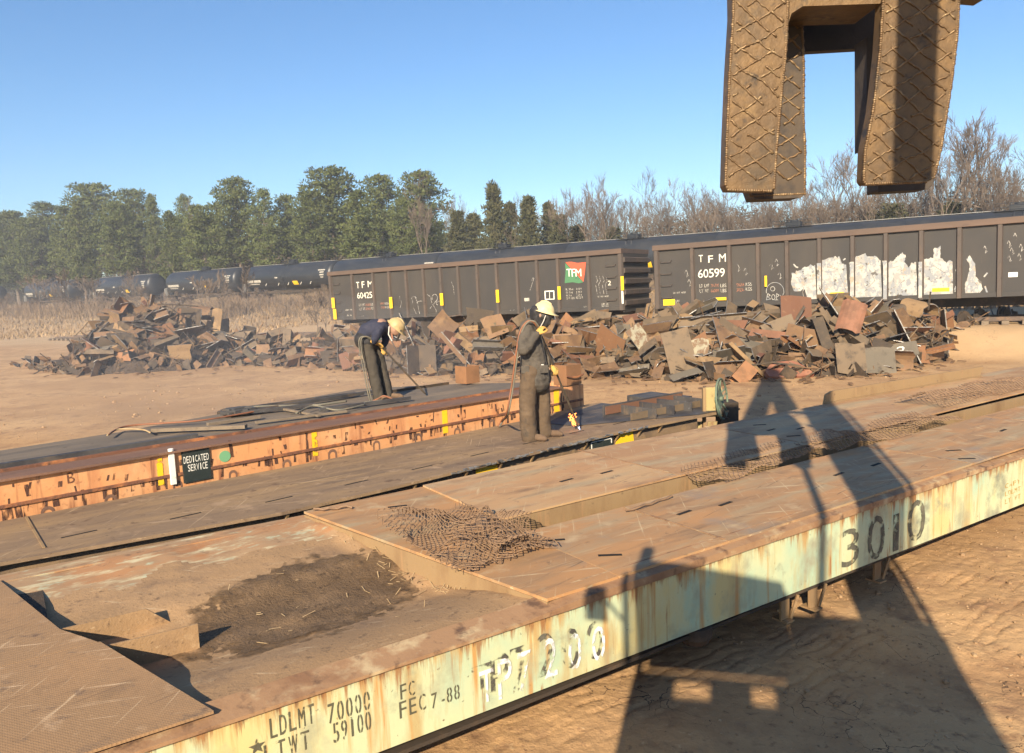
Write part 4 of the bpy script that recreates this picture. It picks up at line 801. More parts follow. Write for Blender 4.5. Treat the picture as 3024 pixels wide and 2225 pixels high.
# flag emblem: red and green halves, wavy edge, white letters
def poly(f, r, name, mat, pts, cr, v=-.006, t=.003):
    P = [gp(f, *cr(*p), v) for p in pts]; q = MB(); q.prism([(x, v, z) for x, z in P], (0, t, 0)); return q.build(name, mat, r)
poly(D_, rD, 'flag_red', m_flagr, [(482, 266), (530, 262), (580, 272), (652, 266), (644, 340), (630, 430), (560, 352)], cr4)
poly(D_, rD, 'flag_green', m_flagg, [(480, 272), (556, 352), (628, 432), (590, 441), (540, 432), (474, 440), (482, 350)], cr4)
q = MB(); v = -.009
for ch, x0, x1 in (('T', 492, 530), ('F', 534, 562), ('M', 566, 612)):
    a = gp(D_, *cr4(x0, 386), v); b = gp(D_, *cr4(x1, 320), v); text(q, ch, a[0], b[0], a[1], b[1], v, 0, 0)
q.build('lettering', m_white, rD, fix=False)
# graffiti: joined white letter blobs, thin scrawl tags
for pts in ([(985, 440), (990, 380), (1030, 362), (1060, 345), (1118, 338), (1122, 535), (1080, 540), (1060, 470), (1000, 478)],
            [(1126, 325), (1150, 308), (1215, 292), (1250, 296), (1262, 325), (1285, 330), (1295, 535), (1210, 538), (1130, 520)],
            [(1302, 330), (1340, 290), (1390, 272), (1400, 290), (1440, 292), (1472, 305), (1474, 525), (1440, 510), (1360, 528), (1304, 530)],
            [(1482, 315), (1540, 318), (1560, 290), (1590, 270), (1610, 290), (1600, 320), (1625, 350), (1640, 322), (1664, 318), (1666, 520), (1560, 500), (1484, 522)],
            [(1674, 320), (1720, 300), (1760, 300), (1760, 255), (1800, 235), (1795, 295), (1830, 318), (1862, 316), (1860, 510), (1760, 500), (1676, 512)],
            [(1935, 300), (1955, 285), (1985, 330), (1985, 400), (2015, 425), (2022, 470), (1980, 505), (1930, 500), (1926, 440), (1950, 380), (1955, 340)]):
    c = [sum(p[0] for p in pts) / len(pts), sum(p[1] for p in pts) / len(pts)]; out = []
    for i, p in enumerate(pts):
        p2 = pts[(i + 1) % len(pts)]
        for k in range(5):
            t = k / 5; x = p[0] + (p2[0] - p[0]) * t; y = p[1] + (p2[1] - p[1]) * t; n = noise.noise(Vector((x * .05, y * .05, 1))) * 10
            n2 = noise.noise(Vector((x * .13, y * .13, 7))) * 9; out.append((x + n2 * .5, y + n + n2))
    o = poly(E_, rE, 'graffiti', m_graf, out, cr5, -.012, .006)
for xc, y0, y1 in ((1140, 325, 535), (1318, 318, 532), (1497, 312, 522), (1688, 318, 515)):
    gbox(E_, rE, 'graffiti', m_graf, *[v_ for p_ in zip(cr5(xc - 15, y1), cr5(xc + 9, y0)) for v_ in p_], -.111, .005)
def scrawl(f, r, pts, cr, w, mat, v=-.006):
    P = [gp(f, *cr(*p), v) for p in pts]; q = MB()
    for i in range(len(P) - 1): q.beam((P[i][0], v, P[i][1]), (P[i + 1][0], v, P[i + 1][1]), w, .003, up=(0, 1, 0))
    return q.build('scrawl', mat, r)
def arc(cx, cy, rx, ry, a0, a1, n=14): return [(cx + rx * math.cos(math.radians(a0 + (a1 - a0) * k / n)), cy + ry * math.sin(math.radians(a0 + (a1 - a0) * k / n))) for k in range(n + 1)]
scrawl(D_, rD, arc(985, 610, 26, 25, 180, 360) + [(1000, 600), (1020, 640), (1050, 800)], cr3, .025, m_chalk); scrawl(D_, rD, arc(1060, 660, 45, 25, 180, 330), cr3, .025, m_chalk)
scrawl(D_, rD, [(965, 620), (975, 700), (1020, 805)], cr3, .02, m_chalk); scrawl(D_, rD, arc(1215, 600, 30, 40, 150, 400) + [(1180, 690), (1160, 720)], cr3, .03, m_chalk)
scrawl(D_, rD, [(1130, 560), (1170, 590), (1180, 650), (1230, 740), (1225, 800)], cr3, .03, m_chalk); scrawl(D_, rD, arc(1270, 660, 40, 22, 120, 300), cr3, .025, m_chalk)
scrawl(D_, rD, [(830, 580), (820, 620), (850, 640), (830, 710)], cr3, .02, m_chalk); scrawl(D_, rD, [(1400, 420), (1420, 470), (1430, 560)], cr3, .018, m_chalk); scrawl(D_, rD, [(2020, 770), (2050, 735), (2060, 770), (2090, 730)], cr3, .02, m_chalk)
scrawl(D_, rD, [(135, 690), (150, 655), (165, 685), (190, 650), (200, 690), (235, 655)], cr4, .025, m_chalk); scrawl(D_, rD, [(200, 420), (210, 395), (220, 400), (185, 500)], cr4, .018, m_chalk)
for x in (735, 760, 790, 815): scrawl(D_, rD, [(x, 380), (x + 12, 420), (x - 5, 450), (x + 8, 530)], cr4, .018, m_chalk)
scrawl(E_, rE, arc(898, 480, 48, 50, 170, 380), cr5, .02, m_graf); scrawl(E_, rE, arc(885, 465, 12, 12, 0, 360), cr5, .02, m_graf)
scrawl(E_, rE, [(850, 525), (858, 490), (872, 500), (856, 508), (874, 520), (850, 525)], cr5, .022, m_graf); scrawl(E_, rE, arc(888, 510, 9, 14, 0, 360), cr5, .022, m_graf); scrawl(E_, rE, [(905, 530), (905, 490), (920, 500), (906, 510)], cr5, .022, m_graf); scrawl(E_, rE, [(925, 500), (935, 515), (940, 490), (930, 535)], cr5, .022, m_graf); scrawl(E_, rE, arc(905, 532, 10, 10, 0, 330), cr5, .018, m_graf)
for x, y in ((2160, 220), (2175, 260), (2160, 300), (2195, 180), (2225, 240), (2215, 290), (2030, 250), (870, 340), (900, 320), (915, 390), (690, 350), (730, 370), (410, 380), (425, 430)):
    scrawl(E_, rE, [(x, y), (x + 8, y - 18), (x + 16, y), (x + 10, y + 22), (x + 22, y + 10)], cr5, .018, m_chalk)
for pts in ([(1000, 330), (1012, 345), (1025, 350)], [(965, 380), (968, 392)], [(1270, 310), (1282, 300)], [(1870, 470), (1885, 440)], [(2030, 400), (2050, 378)], [(1880, 360), (1890, 400)], [(1835, 420), (1830, 470), (1700, 480)], [(1870, 475), (1900, 490), (1905, 470)], [(1330, 510), (1345, 520)], [(2035, 450), (2050, 500)], [(960, 470), (968, 520)]):
    scrawl(E_, rE, pts, cr5, .05, m_graf)
for pts in ([(1140, 330), (1150, 400), (1145, 500)], [(1160, 340), (1240, 360), (1280, 470)], [(1010, 400), (1060, 420), (1050, 480)], [(1320, 350), (1400, 340), (1440, 420), (1380, 480)], [(1500, 360), (1580, 340), (1600, 420), (1520, 470)], [(1690, 350), (1760, 340), (1820, 380), (1740, 430)], [(1950, 420), (1990, 440), (1960, 480)]):
    scrawl(E_, rE, pts, cr5, .03, m_chalk, -.015)

# ------------------------------------------------------------------ black tank cars
TF = Fr((TL.x, TL.y), (tdir.x, tdir.y), 0)
TG = ((TR.z - TL.z)) / math.hypot(TR.x - TL.x, TR.y - TL.y)
def tank_car():
    r = empty('tank_car', (0, 0, 0), 'x', 'tank car', 'black tank cars on the far track')
    Lh, R, zc = 7.6, 1.5, 2.75
    q = MB(); pts = []; rs = []
    for k in range(7): a = k / 6 * PI / 2; pts.append((-Lh - .62 * math.cos(a), 1.5, zc)); rs.append(max(.03, R * math.sin(a)))
    for k in range(7): a = k / 6 * PI / 2; pts.append((Lh + .62 * math.sin(a), 1.5, zc)); rs.append(max(.03, R * math.cos(a)))
    q.tube(pts, rs, 40); q.build('tank_shell', m_tank, r, smooth=True)
    q = MB(); q.box(-1.4, 1.4, .9, 2.1, 4.2, 4.24); q.box(-.5, .5, 1.15, 1.85, 4.24, 4.62); q.tube([(0, 1.5, 4.62), (0, 1.5, 4.72)], .3, 12); q.build('manway', m_tank, r, bevel=.03)
    q = MB(); q.box(-7.5, -1.4, 1.25, 1.75, 4.27, 4.30); q.box(1.4, 7.5, 1.25, 1.75, 4.27, 4.30); q.build('walkway', m_steel, r)
    q = MB()
    for x in (-1.4, -.5, .5, 1.4):
        q.tube([(x, .9, 4.2), (x, .9, 4.7)], .02, 5)
    q.tube([(-1.4, .9, 4.7), (1.4, .9, 4.7)], .02, 5); q.tube([(-1.4, .9, 4.45), (1.4, .9, 4.45)], .02, 5); q.build('guard_rail', m_tank, r)
    q = MB(); q.tube([(-.25, .05, 1.2), (-.25, -.02, 2.7), (-.25, .5, 4.0), (-.25, .9, 4.25)], .025, 5); q.tube([(.25, .05, 1.2), (.25, -.02, 2.7), (.25, .5, 4.0), (.25, .9, 4.25)], .025, 5)
    for k in range(9): q.tube([(-.25, .0 + .0, 1.3 + k * .28), (.25, .0, 1.3 + k * .28)], .018, 4)
    q.build('ladder', m_tank, r)
    q = MB(); q.box(-8.9, 8.9, 1.3, 1.7, .85, 1.15); q.box(-8.5, -6.2, .3, 2.7, 1.0, 1.12); q.box(6.2, 8.5, .3, 2.7, 1.0, 1.12); q.box(-6.6, -5.8, .5, 2.5, 1.0, 1.9); q.box(5.8, 6.6, .5, 2.5, 1.0, 1.9); q.build('underframe', m_under, r)
    for x in (-6.6, 6.6): bogie(r, x, 0)
    # markings wrap the shell: small flat plates a little proud
    def sh(x0, x1, z0, z1, name, m):
        n = 5; vs = []
        for k in range(n + 1):
            z = z0 + (z1 - z0) * k / n; y = 1.5 - math.sqrt(max(.01, (R + .012) ** 2 - (z - zc) ** 2)); vs += [(x0, y, z), (x1, y, z)]
        q = MB(); q.add(vs, [(2 * k, 2 * k + 1, 2 * k + 3, 2 * k + 2) for k in range(n)]); return q.build(name, m, r, fix=False)
    sh(-7.2, -4.6, 2.2, 2.5, 'lettering_row', m_txt2); sh(-6.9, -5.0, 1.95, 2.08, 'lettering_row', m_txt2); sh(-1.8, -1.3, 2.6, 2.75, 'placard', m_txt2)
    sh(6.0, 7.2, 3.2, 3.32, 'lettering_row', m_txt2); sh(6.3, 7.0, 2.95, 3.08, 'lettering_row', m_txt2); sh(6.3, 7.0, 2.65, 2.8, 'lettering_row', m_txt2); sh(6.4, 6.9, 2.4, 2.52, 'lettering_row', m_txt2)
    sh(1.3, 2.2, 1.75, 2.2, 'placard', m_yel)
    for x in (-3.6, -1.2, .6, 2.9, 4.6): 
        q = MB(); q.beam((x, -.02, 1.75), (x + .05, .12, 2.05), .10, .02); q.build('reflector', m_txt, r)
    q = MB(); q.box(-8.6, -8.5, .25, .6, 1.1, 2.1); q.box(-8.6, -7.6, .25, .30, 2.05, 2.1); q.build('end_handrail', m_steel, r)
    return r
trk = tank_car()
pxs = [(-118, 28), (38, 190), (200, 362), (366, 545), (550, 745), (752, 975), (985, 1242), (1256, 1542), (1576, 1926), (2062, 2420)]
ordn = ['first', 'second', 'third', 'fourth', 'fifth', 'sixth', 'seventh', 'eighth', 'ninth', 'tenth']
tlab = ['black tank car cut off by the left edge of the photo', 'leftmost black tank car seen whole, half hidden behind bare brush', 'second whole black tank car from the left, behind thin bare saplings', 'third whole black tank car from the left, behind the tall left scrap heap', 'black tank car just left of the left gondola, nearest whose whole side shows',
        'black tank car whose top rises over the left end of the left gondola', 'black tank car seen over the middle of the gondola with the flag emblem', 'black tank car whose top shows above the gap between the two gondolas', 'black tank car seen above the lettered panel of the right gondola', 'rightmost black tank car, its guard rail above the graffiti gondola']
tops = []
for i, (x0, x1) in enumerate(pxs):
    u0 = TF.on(x0, 560, 1.5).x; u1 = TF.on(x1, 560, 1.5).x; u = (u0 + u1) / 2; P = TF.world(u, 0, 0)
    o = trk if i == 0 else dup_tree(trk)
    o.location = (P.x, P.y, TL.z - 4.3 + TG * u); o.rotation_euler = (0, -math.atan(TG), math.atan2(tdir.y, tdir.x)); o['label'] = tlab[i]

# ------------------------------------------------------------------ scrap heaps
HP = [(20, 800, 794, .6), (120, 820, 797, 1.2), (170, 825, 738, 3), (230, 822, 692, 4), (310, 820, 664, 5), (400, 814, 676, 5), (470, 806, 706, 4), (540, 802, 738, 3), (640, 806, 738, 3), (740, 812, 732, 3), (860, 822, 722, 3),
      (960, 824, 720, 3), (1060, 824, 716, 3), (1160, 822, 712, 3), (1280, 828, 706, 3.4), (1380, 832, 698, 4), (1450, 836, 692, 4), (1560, 838, 692, 4), (1660, 834, 684, 4), (1760, 832, 676, 4), (1860, 828, 680, 4), (1960, 818, 680, 4), (2040, 804, 694, 3.4), (2110, 776, 712, 2.4), (2170, 764, 728, 2), (2260, 752, 722, 2)]
def hp(x):
    for i in range(len(HP) - 1):
        a, b = HP[i], HP[i + 1]
        if a[0] <= x <= b[0]:
            t = (x - a[0]) / (b[0] - a[0]); return [a[k] + (b[k] - a[k]) * t for k in range(4)]
    return list(HP[-1])
def heap(x, t, lift=0.0):                    # t 0 foot .. 1 crest
    t = min(t, 1.03); _, by, cy, ex = hp(x); b = Zp(x, by, 0); R = math.hypot(b.x, b.y); c = Rp(x, cy, R + ex)
    P = b + (c - b) * t; k = t ** .8
    return Vector((P.x, P.y, max(ground(P.x, P.y, False), c.z * k) + lift))
q = MB(); nx_ = 150; nt = 9
for i in range(nx_ + 1):
    x = 20 + 2235 * i / nx_
    for j in range(nt + 1):
        t = j / (nt - 3); P = heap(x, min(t, 1)) if t <= 1 else None
        if P is None:
            c = heap(x, 1); b = heap(x, 0); d = Vector((c.x - b.x, c.y - b.y, 0)); P = Vector((c.x, c.y, 0)) + d * (t - 1) * 1.1; P.z = ground(P.x, P.y, False) + (c.z - ground(P.x, P.y, False)) * max(-.1, 1 - (t - 1) * 2.1)
        P.z -= .28 + .2 * noise.noise(P * .9); P.x += .2 * noise.noise(P * 1.3); q.v.append(tuple(P))
q.f = [(i * (nt + 1) + j, (i + 1) * (nt + 1) + j, (i + 1) * (nt + 1) + j + 1, i * (nt + 1) + j + 1) for i in range(nx_) for j in range(nt)]; q.m = [0] * len(q.f)
rq = random.Random(77)
for k in range(1500):
    x = rq.uniform(30, 2240); t = rq.random() * 1.02; P = heap(x, min(t, 1), rq.uniform(-.22, .02)); e = [Vector((rq.gauss(0, 1), rq.gauss(0, 1), rq.gauss(0, 1))).normalized() for _ in range(2)]
    a = e[0]; b = (e[1] - a * (e[1] @ a)).normalized(); c = a.cross(b); sc = rq.uniform(.06, .2)
    q.obox(P, a * sc * rq.uniform(.6, 2.2), b * sc, c * .01, rq.choice((1, 1, 2, 4, 4)))
for k in range(220):
    x = rq.uniform(60, 2230); P = heap(x, rq.random() ** .8, rq.uniform(-.05, .2)); d = Vector((rq.gauss(0, 1), rq.gauss(0, .6), rq.gauss(0, .5))).normalized() * rq.uniform(.25, .8); b = d.orthogonal().normalized() * rq.uniform(-.15, .15)
    q.tube([P - d, P + b, P + d], rq.uniform(.010, .028), 4, rq.choice((1, 2, 4)))
tag(q.build('scrap_rubble', [m_rubble, SCR[0], SCR[1], SCR[2], SCR[4]], fix=False), 'dark rubble and fine scrap between the larger pieces of the heaps', 'rubble', kind='stuff')
def sheet(prof, L, t, jag=.05, n=4, taper=0, seed=0):          # bent plate: an open profile swept along y, torch-cut rims in slot 1
    rr = random.Random(seed); q = MB(); m = len(prof); nrm = []
    for i in range(m):
        a = Vector(prof[max(i - 1, 0)]); b = Vector(prof[min(i + 1, m - 1)]); d = (b - a).normalized(); nrm.append(Vector((-d.y, d.x)))
    e0 = [rr.uniform(-jag, jag) for _ in range(m)]; e1 = [rr.uniform(-jag, jag) for _ in range(m)]
    V = []
    for side in (0, 1):
        for j in range(n + 1):
            s = j / n
            for i in range(m):
                y = (-L / 2 + e0[i]) * (1 - s) + (L / 2 + e1[i]) * s; sc = 1 - taper * s; p = Vector(prof[i]) * sc + nrm[i] * t * side
                V.append((p.x, y, p.y + .06 * jag * 10 * math.sin(s * 3 + i) * .2))
    K = m * (n + 1); F0 = []; F1 = []
    for j in range(n):
        for i in range(m - 1):
            a = j * m + i; F0 += [(a, a + 1, a + m + 1, a + m), (K + a, K + a + m, K + a + m + 1, K + a + 1)]
        for i in (0, m - 1):
            a = j * m + i; F1.append((a, a + m, K + a + m, K + a))
    for i in range(m - 1):
        for j in (0, n): a = j * m + i; F1.append((a, a + 1, K + a + 1, K + a))
    q.add(V, F0, 0); q.v = V; q.f += F1; q.m += [1] * len(F1); return q
def arcp(R, a0, a1, n): return [(R * math.cos(math.radians(a0 + (a1 - a0) * k / n)), R * math.sin(math.radians(a0 + (a1 - a0) * k / n))) for k in range(n + 1)]
def ibeam(w, h, L, sd):
    q = MB()
    for pr in ([(-w / 2, h / 2), (0, h / 2), (w / 2, h / 2)], [(-w / 2, -h / 2), (0, -h / 2), (w / 2, -h / 2)], [(0, -h / 2 + .02), (0, 0), (0, h / 2)]):
        s = sheet(pr, L, .022, .05, 3, 0, sd); q.add(s.v, s.f); q.m[-len(s.f):] = s.m
    return q
def gusseted(sd):
    q = sheet([(-.45, 0), (0, 0), (.45, 0)], .9, .025, .08, 4, 0, sd); s = sheet([(0, .0), (0, .2), (.0, .34)], .85, .025, .05, 3, .2, sd + 1); q.add(s.v, s.f); q.m[-len(s.f):] = s.m; return q
KINDS = [('steel_plate', 'flat plate', sheet([(-.5, 0), (-.15, .02), (.2, .0), (.5, .04)], 1.05, .024, .12, 4, .1, 1)),
         ('steel_plate', 'tapered plate', sheet([(-.42, 0), (0, .05), (.42, -.02)], 1.25, .026, .14, 4, .35, 2)),
         ('steel_plate', 'bent plate', sheet([(-.45, .22), (-.2, .05), (.1, 0), (.45, .02)], .95, .024, .1, 4, 0, 3)),
         ('steel_channel', 'channel', sheet([(-.24, .22), (-.24, 0), (0, 0), (.24, 0), (.24, .22)], 1.15, .022, .08, 3, 0, 4)),
         ('steel_channel', 'long channel', sheet([(-.17, .15), (-.17, 0), (.17, 0), (.17, .15)], 1.9, .022, .06, 4, 0, 5)),
         ('steel_angle', 'angle', sheet([(-.02, .34), (0, 0), (.36, 0)], 1.3, .022, .06, 3, .1, 6)),
         ('steel_angle', 'wide angle', sheet([(-.04, .55), (0, 0), (.6, .02)], .85, .024, .1, 3, 0, 7)),
         ('steel_offcut', 'I-beam offcut', ibeam(.34, .46, .95, 8)), ('steel_offcut', 'short I-beam offcut', ibeam(.28, .34, .6, 9)),
         ('steel_box_section', 'open box section', sheet([(.3, .36), (-.3, .36), (-.3, 0), (.3, 0), (.3, .2)], .85, .024, .06, 3, 0, 10)),
         ('curved_plate', 'curved plate', sheet(arcp(.5, 20, 160, 8), 1.0, .022, .08, 3, 0, 11)), ('steel_pipe', 'half pipe', sheet(arcp(.27, 0, 190, 9), .9, .022, .05, 3, 0, 12)),
         ('steel_plate', 'ribbed plate', gusseted(13)), ('steel_strip', 'strip', sheet([(-.08, 0), (0, .01), (.08, 0)], 1.5, .02, .04, 5, .1, 14)),
         ('steel_plate', 'small plate', sheet([(-.26, 0), (0, .02), (.26, .01)], .6, .022, .12, 3, .2, 15))]
KM = [k[2].mesh(k[0], [SCR[0], m_edge]) for k in KINDS]
def piece(k, P, rot, s, mi, label, group):
    o = bpy.data.objects.new(KINDS[k][0], KM[k]); COL.objects.link(o); o.location = P; o.rotation_euler = rot; o.scale = s if isinstance(s, tuple) else (s, s, s)
    o.material_slots[0].link = 'OBJECT'; o.material_slots[0].material = SCR[mi]; return tag(o, label, 'scrap steel', group)
zone = lambda x, t: (('left heap', 'at foot of left heap' if t < .33 else 'on slope of left heap' if t < .7 else 'on crest of left heap') if x < 500 else
    ('middle ridge', 'at foot of low ridge behind orange flatcar' if t < .5 else 'on top of low ridge behind orange flatcar') if x < 1250 else
    ('right heap', 'at foot of wide right heap' if t < .33 else 'on slope of wide right heap' if t < .7 else 'along top of wide right heap'))
rs_ = random.Random(21)
NP = 370; made = 0
while made < NP:
    x = rs_.uniform(30, 2240); t = rs_.random() ** .8 * 1.03
    hgt = hp(x)[1] - hp(x)[2]
    if rs_.random() > (.25 + hgt / 170): continue
    if x > 2130 and rs_.random() > .45: continue
    k = rs_.choices(range(len(KINDS)), [9, 8, 9, 11, 9, 9, 8, 6, 5, 9, 4, 3, 6, 5, 6])[0]
    P = heap(x, t, rs_.uniform(-.06, .12)); c = rs_.choices(range(7), [36, 20, 10, 7, 12, 10, 6])[0]
    if x < 560: c = rs_.choices(range(7), [30, 22, 9, 6, 20, 5, 8])[0]
    s = rs_.uniform(.55, 1.0) * (1.18 if x > 1250 else 1.05) * (.85 if t < .15 else 1) * (.55 + .45 * min(1, hgt / 100))
    tilt = rs_.choice((rs_.uniform(-.5, .5), rs_.uniform(.4, 1.5), rs_.uniform(-1.5, -.4)))
    g, zn = zone(x, t)
    rot_ = (tilt, rs_.uniform(-.9, .9), rs_.uniform(-PI, PI)) if rs_.random() < .42 else (rs_.gauss(0, .28), rs_.choice((rs_.uniform(-1.5, -.3), rs_.uniform(.2, 1.5), rs_.uniform(2.4, 3.6))), PI / 2 + rs_.gauss(0, .5))
    piece(k, P, rot_, s, c, f'{SCN[c]} {KINDS[k][1]} lying {zn}', f'scrap steel pieces, {g}'); made += 1

# pieces one can pick out
def hero(px, py, t, w, h, prof, L, rot, mat, label, name='steel_plate', th=.03, jag=.05, mats=None):
    x = px; P = heap(x, t); R = math.hypot(P.x, P.y); Q = Rp(px, py, R - .35)
    q = sheet(prof, L, th, jag, 4, 0, int(px)); o = q.build(name, [mat, m_edge]); o.location = Q; o.rotation_euler = rot
    return tag(o, label, 'scrap steel')
fl = lambda w: [(-w / 2, 0), (-w / 6, .012), (w / 6, 0), (w / 2, .008)]
U = PI / 2
h1 = hero(1745, 692, .8, 0, 0, fl(1.02), 1.15, (U - .25, .10, .12), SCR[5], 'large red-brown plate standing upright before the graffiti, with small white letters')
qq = MB(); text(qq, 'TSX', 0, .30, 0, .13, 0, 0, .2); text(qq, 'WS', -.28, -.08, -.02, .12, 0, 0, .2)
o = qq.build('lettering', m_letwh, h1, fix=False); o.rotation_euler = (-U, 0, 0); o.location = (.05, -.45, .05); o.rotation_euler = (-U, 0, 0)
hero(1865, 705, .6, 0, 0, arcp(.55, 60, 140, 6), .95, (U - .35, .3, -.3), SCR[5], 'curved red-brown plate curling up in the middle of the right heap', 'curved_plate')
hero(1985, 742, .45, 0, 0, fl(.85), 1.75, (1.15, .15, U - .35), SCR[3], 'broad orange-brown panel leaning near the right end of the right heap')
hero(2010, 690, .9, 0, 0, arcp(.46, 10, 185, 9), .9, (.2, .1, .5), SCR[2], 'arched tan half pipe on the top right of the right heap', 'half_pipe')
hero(1926, 792, .12, 0, 0, fl(1.0), .72, (U - .2, .02, .1), SCR[6], 'blue-grey rectangular plate standing at the front of the right heap')
hero(1865, 785, .18, 0, 0, fl(.8), .85, (U - .15, -.06, -.1), SCR[1], 'squarish grey-brown plate with torch-cut edge left of the blue-grey plate')
h32 = hero(1968, 772, .3, 0, 0, fl(1.1), .5, (.85, -.25, -.5), SCR[6], 'dark tilted plate with the white number 32 painted on it')
qq = MB(); text(qq, '32', -.3, .25, -.12, .15, 0, 0, .15); o = qq.build('lettering', m_letwh, h32, fix=False); o.rotation_euler = (-U, 0, 0); o.location = (0, 0, .036)
hero(1490, 775, .2, 0, 0, [(-.42, .0), (0, .01), (.42, 0)], 1.35, (U - .25, -.16, .12), SCR[1], 'tall grey-brown plate standing with a wide flange at its foot')
hero(1502, 822, .05, 0, 0, [(-.45, 0), (0, 0), (.45, .02)], .35, (.25, -.2, .15), SCR[6], 'grey flange jutting forward at the foot of the tall plate', 'steel_flange')
hero(1408, 750, .4, 0, 0, fl(.62), 1.15, (1.2, -.5, .7), m_wht_sc, 'leaning plate with flaking white paint in the right heap')
hero(1533, 765, .32, 0, 0, fl(.6), .55, (U - .1, 0, .2), m_wht_sc, 'small hanging plate with flaking white paint right of the tall plate')
h7 = hero(1085, 716, .8, 0, 0, fl(.78), .8, (1.1, -.3, .3), SCR[0], 'brown plate marked with a black 7 on the middle ridge')
qq = MB(); text(qq, '7', -.08, .08, -.1, .12, 0, 0, 0); o = qq.build('lettering', m_letblk, h7, fix=False); o.rotation_euler = (-U, 0, 0); o.location = (0, 0, .036)
hero(972, 716, .8, 0, 0, fl(.85), .85, (U - .2, .75, .1), SCR[0], 'brown plate standing on its corner on the middle ridge')
hero(922, 786, .15, 0, 0, [(-.5, .45), (-.05, 0), (.5, .42)], .95, (U - .05, 0, .2), SCR[4], 'dark folded plate opening toward the camera on the middle ridge', 'folded_plate')
hero(1010, 778, .2, 0, 0, [(-.16, .0), (.0, 0), (.30, 0), (.32, -.14)], 2.0, (.9, .06, U + .05), SCR[0], 'long brown channel lying along the middle ridge left of the standing worker', 'steel_channel')
hero(900, 742, .5, 0, 0, fl(.6), 1.9, (1.2, .05, U + .06), SCR[1], 'long grey-brown plate lying on the ridge behind the bent cutter')
hero(365, 745, .6, 0, 0, fl(1.1), 1.6, (.85, -.2, .75), SCR[3], 'large orange-rust sheet on the middle of the tall left heap')
hero(280, 770, .45, 0, 0, fl(.6), 1.7, (.95, .1, 2.3), SCR[2], 'long tan plate sloping down the tall left heap')
hero(262, 712, .8, 0, 0, fl(.95), .8, (.7, .5, .4), SCR[2], 'tan plate high on the left shoulder of the tall left heap')
hero(330, 672, 1, 0, 0, fl(.8), .6, (.6, .3, .1), SCR[0], 'brown plate on the top of the tall left heap')
hero(475, 705, .9, 0, 0, fl(.5), 1.1, (U - .2, .1, -.2), SCR[2], 'tan plate standing at the right shoulder of the tall left heap')
hero(430, 700, .85, 0, 0, [(-.5, .4), (0, 0), (.5, .3)], 1.0, (U, .2, -.3), SCR[4], 'dark open plate fold near the top of the tall left heap', 'folded_plate')
hero(2070, 728, .55, 0, 0, fl(.62), 1.5, (U - .1, .05, U - .3), SCR[1], 'grey-brown plate at the right end of the right heap')
hero(1820, 668, .9, 0, 0, fl(.8), 1.3, (1.0, .2, 1.1), SCR[6], 'grey plate leaning behind the tall red-brown plate')
hero(1905, 690, .85, 0, 0, [(-.45, .1), (-.4, 0), (.4, 0), (.45, .1)], 1.7, (.7, .15, .9), SCR[2], 'large tan channel-edged slab on top of the right heap', 'steel_slab')
hero(1790, 735, .5, 0, 0, [(-.3, .3), (-.3, 0), (.3, 0), (.3, .3)], 1.0, (U - .3, .1, 1.3), SCR[4], 'dark box-shaped offcut below the tall red-brown plate', 'steel_box_section')
hero(1590, 735, .5, 0, 0, fl(.7), 1.1, (.9, .3, .4), SCR[0], 'brown plate tilted back in the middle of the right heap')
hero(1640, 800, .2, 0, 0, [(-.2, .1), (-.2, 0), (.25, 0), (.28, -.1)], 1.7, (.8, .05, U + .05), SCR[2], 'long tan channel at the front of the right heap', 'steel_channel')
for a, b, lb in (((345, 668), (435, 672), 'thin bar poking out level on the top of the left heap'), ((352, 664), (395, 690), 'thin bar crossing downward on the top of the left heap'), ((372, 690), (395, 664), 'thin bar crossing upward on the top of the left heap'), ((150, 818), (330, 745), 'long thin bar leaning down the left side of the left heap'),
                 ((1830, 775), (1880, 720), 'thin rod sticking up at the front of the right heap'), ((2035, 680), (2040, 640), 'short rod standing up at the right end of the heap')):
    Pa = heap(a[0], .7); Ra = math.hypot(Pa.x, Pa.y) - .5; q = MB(); q.tube([Rp(*a, Ra), Rp((a[0] + b[0]) / 2, (a[1] + b[1]) / 2 - 1.5, Ra), Rp(*b, Ra)], .03, 5); tag(q.build('steel_bar', SCR[4]), lb, 'scrap steel', 'thin bars in the scrap')
# cast truck side frame with two openings
P = Zp(1733, 832, .0); sf = MB()
out = [(-.62, .0), (-.66, .22), (-.45, .46), (-.28, .58), (.25, .60), (.42, .48), (.62, .2), (.70, .02), (.3, -.06), (-.3, -.06)]
h1_ = [(-.36, .33), (-.33, .42), (-.02, .44), (.02, .39), (-.02, .33), (-.3, .30)]; h2_ = [(.10, .12), (.18, .30), (.32, .36), (.44, .26), (.47, .14), (.3, .16)]
bm = bmesh.new()
from mathutils import geometry
vv = [Vector((x, z, 0)) for x, z in out]; hh = [[Vector((x, z, 0)) for x, z in reversed(h)] for h in (h1_, h2_)]
allp = vv + hh[0] + hh[1]; tris = geometry.tessellate_polygon([vv, hh[0], hh[1]])
fz = .16
sf.add([(p.x, 0, p.y) for p in allp], [t for t in tris]); sf.add([(p.x, fz, p.y) for p in allp], [t[::-1] for t in tris])
for loop in (vv, hh[0], hh[1]):
    n = len(loop); sf.add([(p.x, 0, p.y) for p in loop] + [(p.x, fz, p.y) for p in loop], [(i, (i + 1) % n, n + (i + 1) % n, n + i) for i in range(n)])
bm.free()
o = sf.build('truck_side_frame', m_redcast); bmd = o.modifiers.new('w', 'WELD'); o.location = P + Vector((0, 0, .12)); o.rotation_euler = (-.95, 0, .05)
tag(o, 'red cast truck side frame with two openings lying before the right heap', 'casting')

